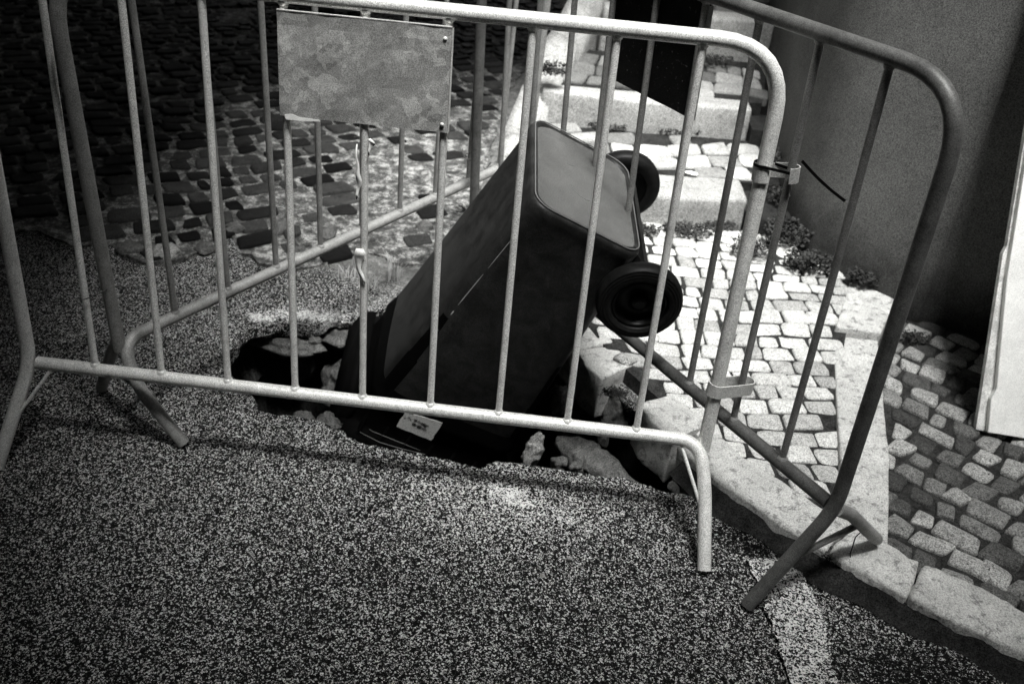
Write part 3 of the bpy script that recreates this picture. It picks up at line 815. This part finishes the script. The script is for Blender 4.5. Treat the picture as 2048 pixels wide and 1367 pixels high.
scrap('tape_scrap', [(738, 278, 5), (744, 283, 11), (746, 290, 9), (740, 296, 5), (737, 304, 4), (738, 311, 2)], 'small curled tape shred right of the bar just under the panel')
scrap('tape_scrap', [(719, 497, 14), (721, 505, 24), (718, 513, 19), (717, 524, 13), (717, 538, 9), (722, 550, 11), (727, 560, 7), (729, 569, 3)], 'crumpled white tape wrapped round the bar halfway down, above the hole', -.0125)

# ================================================================== WHEELIE BIN
q = [0.136, 2.101, 0.634, 0.151, -3.57, -3.032, 0.284, 0.415, 0.46, 0.446, 0.257, 0.077, 0.182]
MBN = Reul(*q[3:6]).to_4x4(); MBN.translation = Vector(q[:3])
bin_ = empty('wheelie_bin', MBN)
tag(bin_, 'dark plastic wheelie bin stuck upside down in the hole, wheels in the air', 'wheelie bin')
# local: x front(-)/back(+), y near(+)/far(-), z 0 = base, .9 = opening
def rrect(bm, z, dx, dy, r, xo=0, n=6, bow=0):
    hx, hy = dx / 2, dy / 2; out = []
    cs = [(hx - r, hy - r, 0), (-hx + r, hy - r, 90), (-hx + r, -hy + r, 180), (hx - r, -hy + r, 270)]
    for i, (cx, cy, a0) in enumerate(cs):
        for k in range(n + 1):
            a = R(a0 + 90 * k / n); out.append((cx + r * math.cos(a), cy + r * math.sin(a)))
        nx_, ny_, na = cs[(i + 1) % 4]; a = R(a0 + 90)
        p = Vector((cx + r * math.cos(a), cy + r * math.sin(a))); q_ = Vector((nx_ + r * math.cos(a), ny_ + r * math.sin(a)))
        nn = Vector((math.cos(a), math.sin(a)))
        for k in range(1, 6):
            t = k / 6; out.append(tuple(p.lerp(q_, t) + nn * bow * math.sin(t * math.pi)))
    return [bm.verts.new((x + xo, y, z)) for x, y in out]
def bridge(bm, a, b):
    n = len(a)
    for k in range(n): bm.faces.new((a[k], a[(k + 1) % n], b[(k + 1) % n], b[k]))
def dims(z):
    t = z / .9; return .284 + (.46 - .284) * t, .415 + (.446 - .415) * t
bm = bmesh.new(); prev = None
prof = [(.012, -.014), (.0, -.010), (.003, .0), (.012, .003), (.03, .001), (.06, 0), (.15, 0), (.3, 0), (.45, 0), (.55, 0), (.62, 0), (.66, 0), (.70, .004), (.715, .006), (.725, .001), (.76, .0), (.80, .002), (.82, .006), (.826, .03), (.90, .032), (.903, .026), (.90, .018), (.86, .0)]
for i, (z, o_) in enumerate(prof):
    dx, dy = dims(max(z, .0)); bow = .004 if .1 < z < .74 else 0
    r = .045 + .02 * min(1, z / .5)
    cur = rrect(bm, z, dx + 2 * o_, dy + 2 * o_, r, bow=bow)
    if i == 11:
        if prev: bridge(bm, prev, cur)
        recalc(bm); link('body', bm, M_bin, bin_); bm = bmesh.new(); cur = rrect(bm, z, dx + 2 * o_, dy + 2 * o_, r, bow=bow); prev = cur; continue
    if prev: bridge(bm, prev, cur)
    prev = cur
for z in (.8, .5, .1, .03):                      # inside skin
    dx, dy = dims(z); cur = rrect(bm, z, dx - .012, dy - .012, .04); bridge(bm, prev, cur); prev = cur
bm.faces.new(prev); recalc(bm)
link('collar', bm, M_collar_shade, bin_)
# base plate with raised seam and moulding marks
bm = bmesh.new(); dx, dy = dims(0)
a = rrect(bm, .004, dx - .020, dy - .020, .04); b = rrect(bm, .0075, dx - .030, dy - .030, .036)
c_ = rrect(bm, .0078, dx - .15, dy - .2, .03); d_ = rrect(bm, .0078, .02, .02, .008)
bridge(bm, a, b); bridge(bm, b, c_); bridge(bm, c_, d_); bm.faces.new(d_); recalc(bm)
bp = link('base_plate', bm, M_base, bin_)
def ringmark(r0, cx, cy, a0=0, a1=360):
    bm = bmesh.new(); path = [Vector((cx + r0 * math.cos(R(t)), cy + r0 * math.sin(R(t)), .0073)) for t in range(a0, a1 + 1, 12)]
    tube(bm, path, .0006, 6); link('moulding_ring', bm, M_seam, bp)
ringmark(.035, .0, .03, 60, 200); ringmark(.018, .035, .06, 80, 240); ringmark(.018, -.04, -.08, 20, 110)
# highlight on the front near corner painted as thin pale tubes, and a raised seam round the base
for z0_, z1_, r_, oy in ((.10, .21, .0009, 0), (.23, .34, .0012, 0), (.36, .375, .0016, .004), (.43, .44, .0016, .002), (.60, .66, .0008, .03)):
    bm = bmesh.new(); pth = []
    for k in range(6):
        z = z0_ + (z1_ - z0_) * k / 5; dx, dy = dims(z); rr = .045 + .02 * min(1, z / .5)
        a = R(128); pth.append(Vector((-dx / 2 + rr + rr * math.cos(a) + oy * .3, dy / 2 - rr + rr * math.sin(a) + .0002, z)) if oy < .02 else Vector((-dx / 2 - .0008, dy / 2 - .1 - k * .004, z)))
    tube(bm, pth, [r_ * .3] + [r_] * 4 + [r_ * .3], 6); link('pale_line', bm, M_hilite, bin_)
bm = bmesh.new(); dx, dy = dims(0); vs_ = rrect(bm, -.001, dx - .006, dy - .006, .045); pts_ = [v.co.copy() for v in vs_]; bm.free()
bm = bmesh.new(); tube(bm, pts_ + [pts_[0]], .0016, 6, False); link('base_seam', bm, M_seam, bin_)
# wheel axle housing with ribs on the back of the base
bm = bmesh.new()
for y in [-.16 + .04 * k for k in range(9)]:
    prism(bm, [Vector((.13, y - .003, .012)), Vector((.172, y - .003, .035)), Vector((.178, y - .003, .11)), Vector((.15, y - .003, .13))], Vector((0, 1, 0)), .006)
prism(bm, [Vector((.166, -.18, .02)), Vector((.178, -.18, .022)), Vector((.184, -.18, .10)), Vector((.174, -.18, .11))], Vector((0, 1, 0)), .36)
recalc(bm); link('axle_housing', bm, M_bin, bin_, smooth=False)
bm = bmesh.new(); tube(bm, [Vector((.182, -.275, .077)), Vector((.182, .275, .077))], .011, 12); link('axle', bm, M_hub, bin_)
def lathe(bm, prof, c, n=48):
    rings = []
    for r, y in prof:
        rings.append([bm.verts.new((c[0] + r * math.cos(2 * math.pi * k / n), c[1] + y, c[2] + r * math.sin(2 * math.pi * k / n))) for k in range(n)])
    for a, b in zip(rings, rings[1:]):
        for k in range(n): bm.faces.new((a[k], b[k], b[(k + 1) % n], a[(k + 1) % n]))
for s_ in (1, -1):
    c = (.182, s_ * .257, .077)
    we = empty('wheel'); we.parent = bin_
    bm = bmesh.new()
    pr = [(.062, -.02), (.078, -.024), (.092, -.022), (.0985, -.014), (.1, -.004), (.1, .004), (.0985, .014), (.0955, .018), (.093, .0205), (.0925, .0195), (.090, .022), (.0875, .0235), (.087, .0222), (.084, .0245), (.081, .0255), (.0805, .0242), (.077, .0258), (.073, .0262), (.0725, .025), (.069, .0245), (.065, .020), (.064, .012)]
    lathe(bm, [(r, y * s_) for r, y in pr], c); recalc(bm); link('tyre', bm, M_tyre, we)
    bm = bmesh.new()
    pr = [(.0645, .014), (.0625, .019), (.059, .0195), (.056, .014), (.054, .004), (.04, -.004), (.024, -.002), (.020, .004), (.019, .012), (.014, .015), (.001, .0155)]
    lathe(bm, [(r, y * s_) for r, y in pr], c, 36)
    for k in range(0):
        a = R(60 * k + 10); dv = Vector((math.cos(a), 0, math.sin(a))); pv = Vector((-math.sin(a), 0, math.cos(a))) * .003
        cc = Vector(c) + Vector((0, s_ * -.006, 0)); prism(bm, [cc + dv * .018 - pv, cc + dv * .056 - pv, cc + dv * .056 + pv, cc + dv * .018 + pv], Vector((0, s_, 0)), .013)
    lathe(bm, [(.06, -.019 * s_), (.03, -.010 * s_), (.001, -.010 * s_)], c, 36)
    recalc(bm); link('rim', bm, M_hub, we)
# front lifting ledge, side ribs under the collar
bm = bmesh.new()
prism(bm, [Vector((-.225, -.21, .775)), Vector((-.262, -.205, .79)), Vector((-.275, -.20, .875)), Vector((-.25, -.20, .895)), Vector((-.225, -.2, .88))], Vector((0, 1, 0)), .41)
recalc(bm); bmesh.ops.bevel(bm, geom=list(bm.edges), offset=.005, segments=2, affect='EDGES')
link('lifting_ledge', bm, M_collar_shade, bin_)
for k in range(7):
    x = -.2 + k * .066
    for sy in (1, -1):
        bm = bmesh.new()
        prism(bm, [Vector((x, sy * .215, .765)), Vector((x, sy * .248, .826)), Vector((x, sy * .22, .83))], Vector((1, 0, 0)), .006)
        recalc(bm); link('collar_rib', bm, M_collar_shade, bin_, smooth=False)
for pix in (((706, 690), (700, 740), (693, 800), (690, 838)), ((690, 838), (700, 852), (728, 868), (760, 884), (800, 896), (850, 908)), ((716, 842), (745, 862), (790, 880), (840, 900)), ((735, 662), (775, 645)), ((728, 757), (758, 745))):
    bm = bmesh.new(); pth = [MBN.inverted() @ ray(x, y, -.055 if y > 780 else .0) for x, y in pix]
    tube(bm, pth, [.0004] + [.0009] * (len(pth) - 2) + [.0004], 5); link('pale_line', bm, M_seam, bin_)  # pale lines drawn along the collar edges
# lid, hanging open below the opening
bm = bmesh.new()
prev = None
for (o_, t_) in ((0, 0), (.0, .03), (-.03, .045)):
    cur = []
    for v in rrect(bm, 0, .46 + 2 * o_, .50 + 2 * o_, .06): cur.append(v)
    for v in cur:
        x, y = v.co.x, v.co.y; v.co = Vector((.28 + t_, y, .93 + .24 + x))
    if prev: bridge(bm, prev, cur)
    else: bm.faces.new(cur)
    prev = cur
bm.faces.new(prev); recalc(bm); link('lid', bm, M_bin, bin_)
bm = bmesh.new(); tube(bm, [Vector((.27, -.2, .91)), Vector((.27, .2, .91))], .012, 12); link('handle_bar', bm, M_bin, bin_)
# sticker with worn print, on the near side
ly = .2235 + .002
LB = [(-.13, .765), (-.035, .765), (-.03, .83), (-.125, .835)]
def surf_y(z): return dims(z)[1] / 2
lab_pl = []
for px in ((812, 822), (885, 845), (863, 880), (792, 852)):
    # meet the near side plane of the bin
    n_w = MBN.to_3x3() @ Vector((0, 1, -.017)); p_w = MBN @ Vector((0, surf_y(.8) + .034, .8))
    lab_pl.append(MBN.inverted() @ ray(*px, plane=(p_w, n_w)))
bm = bmesh.new(); edge = []
for i in range(4):
    a, b = lab_pl[i], lab_pl[(i + 1) % 4]
    for k in range(7): edge.append(a.lerp(b, k / 7) + Vector((rnd.uniform(-.0012, .0012), 0, rnd.uniform(-.0012, .0012))))
prism(bm, edge, Vector((0, 1, 0)), .0008); recalc(bm)
lb = link('sticker', bm, M_label, bin_, smooth=False)
bm = bmesh.new()
for rowi in range(2):
    for k in range(9):
        t = .3 + k * .05; v = .22 + rowi * .22 + k * .012
        p = lab_pl[0].lerp(lab_pl[1], t).lerp(lab_pl[3].lerp(lab_pl[2], t), v) + Vector((0, .0015, 0))
        dq = (lab_pl[3] - lab_pl[0]) * .13 * rnd.uniform(.5, 1); dr = (lab_pl[1] - lab_pl[0]) * .02 * rnd.choice((-1, 1))
        tube(bm, [p, p + dq + dr, p + dq * .2 + (lab_pl[1] - lab_pl[0]) * .03], .0006, 5)
link('worn_print', bm, M_ink, lb)

# ================================================================== ROCKS, RUBBLE
def rock(c, size, label, mat=M_rock, seed=1, rot=(0, 0, 0), sub=4, amp=.25, group='loose stones in the hole', name='rock', cat='rock', flat=False):
    bm = bmesh.new(); bmesh.ops.create_icosphere(bm, subdivisions=sub, radius=1)
    off = Vector((seed * 5.1, seed * 2.3, seed))
    planes = [(Vector((random.Random(seed * 10 + i).uniform(-1, 1), random.Random(seed * 20 + i).uniform(-1, 1), random.Random(seed * 30 + i).uniform(-1, 1))).normalized(), random.Random(seed * 40 + i).uniform(.55, .85)) for i in range(9)]
    for v in bm.verts:
        for n_, d_ in planes:
            k = v.co.dot(n_)
            if k > d_: v.co -= n_ * (k - d_) * .92
        v.co += v.co.normalized() * (noise.fractal(v.co * 1.6 + off, .8, 2, 5) * amp + noise.fractal(v.co * 6 + off, .7, 2.2, 4) * amp * .38)
    for v in bm.verts: v.co = Vector((v.co.x * size[0], v.co.y * size[1], v.co.z * size[2]))
    o = link(name, bm, mat, smooth=not flat); o.location = c; o.rotation_euler = rot
    tag(o, label, cat, group); return o
def at(px, py, z): return ray(px, py, z)
rock(at(655, 852, -.03), (.05, .035, .04), 'grey lumpy rock on the near rim, left of the bin collar', M_rock, 2)
rock(at(606, 838, -.012), (.028, .02, .024), 'small pointed rock on the near left rim of the hole', M_rock, 3)
rock(at(1068, 897, -.07), (.028, .028, .062), 'pale upright stone standing at the near rim right of the bin', M_rock_pale, 5, (.1, .15, .3))
rock(at(1118, 928, -.07), (.024, .02, .03), 'small dark rubble stone right of the pale upright one', M_rock, 6)
rock(at(1155, 925, -.06), (.03, .025, .03), 'middle rubble stone below the barrier rail right of the bin', M_rock, 7)
rock((-.69, 2.345, -.078), (.12, .05, .034), 'wide flat boulder under the far left rim of the hole', M_boulder, 8)
rock((-.525, 2.42, -.082), (.095, .06, .038), 'rounded boulder under the far rim beside the bin', M_boulder, 9)
rock((-.60, 2.36, -.07), (.025, .025, .022), 'small stone wedged between the two far boulders', M_boulder, 10)
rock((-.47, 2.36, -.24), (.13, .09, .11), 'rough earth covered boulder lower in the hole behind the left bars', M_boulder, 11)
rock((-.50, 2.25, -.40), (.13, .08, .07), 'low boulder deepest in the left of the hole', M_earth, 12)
# exposed underside blocks by the kerb
rock(at(1236, 812, -.07), (.055, .06, .075), 'smooth grey boulder exposed under the broken kerb right of the bin', M_rock, 13, (0, .2, .6))
rock(at(1178, 790, -.12), (.07, .07, .09), 'earthy boulder between the bin and the broken kerb', M_earth, 14, (0, 0, .5))
rock(at(1120, 822, -.16), (.06, .07, .08), 'dark earthy lump low beside the near face of the bin', M_earth, 16, (0, 0, .2))
# fallen strip of asphalt and foundation lying in the gap
def lump(poly_px, z, th, label, mat, seed, name='broken_slab', tilt=(0, 0, 0)):
    P = [ray(x, y, z) for x, y in poly_px]; c = sum(P, Vector()) / len(P)
    bm = bmesh.new(); prism(bm, [p - c - Vector((0, 0, th)) for p in P], Vector((0, 0, 1)), th); recalc(bm)
    bmesh.ops.bevel(bm, geom=list(bm.edges), offset=.01, segments=2, affect='EDGES')
    bmesh.ops.triangulate(bm, faces=[f for f in bm.faces if len(f.verts) > 4])
    bmesh.ops.subdivide_edges(bm, edges=[e for e in bm.edges if e.calc_length() > .02], cuts=2, use_grid_fill=True)
    bmesh.ops.subdivide_edges(bm, edges=[e for e in bm.edges if e.calc_length() > .025], cuts=1, use_grid_fill=True)
    bmesh.ops.triangulate(bm, faces=[f for f in bm.faces if len(f.verts) > 4])
    bm.normal_update(); displace(bm, 26, .013, seed)
    o = link(name, bm, mat); o.location = c; o.rotation_euler = tilt
    tag(o, label, 'rubble slab', 'broken slabs in the hole'); return o
lump([(1108, 862), (1165, 868), (1215, 905), (1262, 945), (1300, 985), (1230, 975), (1170, 930), (1130, 900)], -.05, .05, 'sloping broken slab between the near rim and the kerb gap', M_rock, 3, tilt=(.05, -.1, 0))
# loose cobble beside broken kerb
rock(at(1250, 724, .05), (.035, .028, .03), 'pale loose cobble between the two broken kerb stones', M_rock_pale, 15, sub=3, amp=.12)
# pebbles
for i, (px, py, s_) in enumerate(((578, 897, .006), (1010, 965, .006), (1140, 1116, .008), (1085, 1148, .005), (700, 1200, .004), (1455, 1004, .005), (1794, 1220, .006), (125, 782, .005), (1690, 1208, .004))):
    rock(at(px, py, .005), (s_, s_ * .7, s_ * .5), ['pebble just left of the bin collar', 'pebble above the pale stain', 'pebble right of the pale stain', 'pebble below the pale stain', 'pebble in the middle foreground', 'pebble beside the right leg of the near barrier', 'pebble in the dark gutter under the kerb', 'pebble left of the left barrier foot', 'pebble right of the painted line'][i], M_rock_pale, 20 + i, sub=2, group='pebbles on the asphalt', name='pebble', cat='pebble')
rock(at(1382, 346, .21), (.028, .014, .008), 'crumpled white litter on the lowest alley step', M_paper, 33, sub=3, group=None, name='litter', cat='litter')
# rubble along the foot of the old wall
for i, (px, py, s_) in enumerate(((255, 498, .05), (330, 508, .06), (410, 495, .05), (520, 512, .03), (655, 470, .045), (720, 500, .03), (850, 455, .04), (600, 500, .035), (560, 455, .06), (470, 460, .05))):
    rock(at(px, py, .01), (s_, s_ * .7, s_ * .55), ['leftmost rubble lump', 'second rubble lump from the left', 'rubble lump between the third and fourth bars', 'small pale rubble lump beside the fourth bar', 'flat rubble lump under the panel', 'small rubble lump beside the dry weeds', 'rightmost rubble lump', 'rubble lump right of the fourth bar', 'rubble lump highest on the cobbles', 'rubble lump left of the panel'][i] + ' where the asphalt gives way to old cobbles', M_rock_pale if i in (3, 1) else M_rock, 50 + i, (0, 0, i), sub=3, group='rubble at the asphalt edge', name='rubble_stone', cat='rubble')

# ================================================================== PLANTS
def weed(c, rad, n, leaf, label, mat=M_leaf, up_=1., name='weed', stems=6):
    bm = bmesh.new(); n = int(n * 3); rad *= 1.35; leaf *= .72; up_ *= .6
    for i in range(n):
        a = rnd.uniform(0, 2 * math.pi); r_ = rad * rnd.random() ** .6; z = rnd.random() ** 1.3 * rad * up_
        p = Vector((r_ * math.cos(a), r_ * math.sin(a) * .6, z + .004))
        dv = Vector((rnd.uniform(-1, 1), rnd.uniform(-1, 1), rnd.uniform(-.1, .9))).normalized(); L_ = leaf * rnd.uniform(.5, 1.3)
        sd_ = dv.cross(Vector((rnd.uniform(-1, 1), rnd.uniform(-1, 1), 1))).normalized() * L_ * .38
        nn = sd_.cross(dv).normalized() * L_ * .15
        v = [bm.verts.new(x) for x in (p, p + dv * L_ * .35 + sd_, p + dv * L_ * .8 + sd_ * .7, p + dv * L_, p + dv * L_ * .8 - sd_ * .7, p + dv * L_ * .35 - sd_, p + dv * L_ * .5 + nn)]
        for k in range(6): bm.faces.new((v[k], v[(k + 1) % 6], v[6]))
    o = link(name, bm, mat, smooth=False); o.location = c
    if stems:
        bs = bmesh.new()
        for i in range(stems):
            a = rnd.uniform(0, 2 * math.pi); tube(bs, [Vector((0, 0, 0)), Vector((math.cos(a) * rad * .3, math.sin(a) * rad * .2, rad * up_ * .4)), Vector((math.cos(a) * rad * .6, math.sin(a) * rad * .4, rad * up_ * .8))], .0012, 5)
        link('stem', bs, mat, o)
    tag(o, label, 'weed', 'weeds at the foot of the walls'); return o
weed(at(1500, 505, .1), .06, 160, .016, 'small leafy weed on the cobbles just left of the wall corner')
weed(at(1560, 345, .2), .07, 240, .018, 'dark weed clump in the alley corner above the lowest step', up_=1.4)
weed(at(1580, 420, .13), .07, 260, .018, 'leafy weed climbing the wall corner beside the lowest step', up_=1.4)
weed(at(1583, 480, .1), .08, 330, .018, 'densest weed clump at the foot of the wall corner', up_=.9)
weed(at(1615, 535, .09), .065, 280, .018, 'low weed spreading over the cobbles between two barrier bars', up_=.8)
weed(at(1725, 566, .09), .045, 170, .015, 'small weed behind the squarish slab at the wall foot')
weed(at(1830, 680, .04), .035, 90, .013, 'tiny weed at the wall foot right of the dark barrier post', up_=.6)
weed(at(1375, 465, .09), .07, 240, .014, 'flat dark weed along the foot of the lowest step', up_=.35)
weed(at(1290, 462, .09), .04, 120, .013, 'small weed at the left end of the lowest step', up_=.4)
weed(at(1440, 455, .09), .05, 170, .013, 'flat weed at the right end of the lowest step', up_=.4)
weed(at(1215, 255, .24), .06, 160, .014, 'flat weed at the left foot of the second step', up_=.3)
weed(at(1350, 262, .24), .08, 220, .014, 'flat weed along the middle foot of the second step', up_=.25)
weed(at(1500, 262, .24), .06, 200, .016, 'weed at the right foot of the second step', up_=.7)
weed(at(1100, 150, .42), .05, 180, .015, 'weed growing beside the sloping edge stone', up_=1.)
weed(at(1430, 125, .43), .06, 160, .014, 'dark weed at the foot of the third step', up_=.4)
weed(at(1228, 790, .03), .025, 130, .009, 'mossy tuft on the broken kerb above the hole', up_=.6, stems=0)
weed(at(1690, 1120, .03), .04, 100, .009, 'mossy tuft in the gutter under the short kerb stone', up_=.3, stems=0)
def grass(c, rad, n, hgt, label):
    n = int(n * 1.6); hgt *= 1.2
    bm = bmesh.new()
    for i in range(n):
        a = rnd.uniform(0, 2 * math.pi); r_ = rad * rnd.random(); p = Vector((r_ * math.cos(a), r_ * math.sin(a) * .5, 0)); h_ = hgt * rnd.uniform(.4, 1)
        lean = Vector((rnd.uniform(-.5, .5), rnd.uniform(-.4, .4), 0)) * h_
        tube(bm, [p, p + lean * .3 + Vector((0, 0, h_ * .6)), p + lean + Vector((0, 0, h_))], [.0015, .0013, .0006], 4, False)
    tag(link('dry_weed', bm, M_dry), label, 'dry weed', 'dry weeds by the worn asphalt edge').location = c
grass(at(785, 560, 0), .035, 16, .09, 'tuft of dry stalks beside the bin, rising from the bare dirt')
grass(at(740, 575, 0), .04, 14, .05, 'low dry stalks left of the bin behind the taped bar')
grass(at(690, 555, 0), .04, 10, .035, 'sparse dry straw right of the panel bars on bare dirt')
grass(at(1010, 395, 0), .04, 8, .05, 'dry stalks by the far corner of the barriers')
# moss and crumbs in the lower pavement joints
bm = bmesh.new()
for i in range(2600):
    x, y = rnd.uniform(.85, 2.4), rnd.uniform(1.1, 2.7)
    if not pip(x, y, R2) or noise.noise(Vector((x * 7, y * 7, 1))) < .0: continue
    L_ = rnd.uniform(.003, .008); dv = Vector((rnd.uniform(-1, 1), rnd.uniform(-1, 1), rnd.uniform(.1, .8))).normalized() * L_
    sd_ = dv.cross(Vector((0, 0, 1))).normalized() * L_ * .3; p = Vector((x, y, .048 + rnd.uniform(0, .006)))
    bm.faces.new([bm.verts.new(v) for v in (p - sd_, p + sd_, p + dv)])
tag(link('joint_moss', bm, M_leaf, smooth=False), 'moss and short grass in the joints of the lower cobbles', 'moss', kind='stuff')

# low half grey, half white block on the far street, showing above the grey panel
def block():
    P = [ray(626, 27, 0), ray(718, 31, 0)]; ax_ = (P[1] - P[0]); bx = Vector((-ax_.y, ax_.x, 0)).normalized() * .3
    e = empty('doorstep_block', loc=P[0])
    for nm, t0, t1, mt, hh in (('grey_half', 0, .455, M_step, .14), ('white_half', .465, 1, M_white, .145)):
        bm = bmesh.new(); prism(bm, [ax_ * t0, ax_ * t1, ax_ * t1 + bx, ax_ * t0 + bx], Vector((0, 0, 1)), hh); recalc(bm)
        bmesh.ops.bevel(bm, geom=list(bm.edges), offset=.006, segments=2, affect='EDGES'); link(nm, bm, mt, e, smooth=False)
    tag(e, 'small half grey half white block on the far cobbles, seen just above the mottled panel', 'stone block')
block()

# grit and crumbs of asphalt round the broken rim
bm = bmesh.new(); hp = [Vector((p.x, p.y)) for p in hole]
for i in range(1500):
    if i < 1000:
        p = rnd.choice(hp); q = p + Vector((rnd.gauss(0, .03), rnd.gauss(0, .03)))
    else: q = Vector((rnd.uniform(-1.6, 1.0), rnd.uniform(.9, 2.7)))
    if pip(q.x, q.y, hp) or q.x > .45 and q.y > 1.5 - (q.x - .55) * .5: continue
    s_ = rnd.uniform(.0015, .0045) * (1.6 if rnd.random() < .05 else 1); c0 = Vector((q.x, q.y, road_z(q.x, q.y) + s_ * .5))
    vs4 = [bm.verts.new(c0 + Vector((rnd.uniform(-1, 1), rnd.uniform(-1, 1), rnd.uniform(-.6, .9))).normalized() * s_) for _ in range(5)]
    try: bmesh.ops.convex_hull(bm, input=vs4)
    except Exception: pass
tag(link('gravel', bm, M_rock_pale, smooth=False), 'fine grit and asphalt crumbs scattered round the rim of the hole', 'gravel', kind='stuff')

# angular chunks broken off the kerb
for i, (px, py, z, sz, lb_) in enumerate(((1215, 742, .03, (.04, .03, .022), 'angular chip of kerb lying on the short broken kerb stone'), (1330, 868, .0, (.026, .03, .03), 'angular chunk wedged under the overhanging broken kerb stone'),
        (1290, 905, -.06, (.03, .022, .022), 'angular chunk in the black gap beside the sloping slab'), (1205, 880, -.05, (.022, .02, .02), 'small chunk on the upper end of the sloping slab'), (1348, 975, -.02, (.02, .018, .014), 'small chunk at the rim next to the right leg of the near barrier'))):
    rock(at(px, py, z), sz, lb_, M_rock_pale if i in (0, 1) else M_rock, 80 + i, (i, .4 * i, i * 2), sub=3, amp=.07, group='chunks broken off the kerb', name='kerb_chunk', cat='rock', flat=True)

# dirt swept up against the kerb face
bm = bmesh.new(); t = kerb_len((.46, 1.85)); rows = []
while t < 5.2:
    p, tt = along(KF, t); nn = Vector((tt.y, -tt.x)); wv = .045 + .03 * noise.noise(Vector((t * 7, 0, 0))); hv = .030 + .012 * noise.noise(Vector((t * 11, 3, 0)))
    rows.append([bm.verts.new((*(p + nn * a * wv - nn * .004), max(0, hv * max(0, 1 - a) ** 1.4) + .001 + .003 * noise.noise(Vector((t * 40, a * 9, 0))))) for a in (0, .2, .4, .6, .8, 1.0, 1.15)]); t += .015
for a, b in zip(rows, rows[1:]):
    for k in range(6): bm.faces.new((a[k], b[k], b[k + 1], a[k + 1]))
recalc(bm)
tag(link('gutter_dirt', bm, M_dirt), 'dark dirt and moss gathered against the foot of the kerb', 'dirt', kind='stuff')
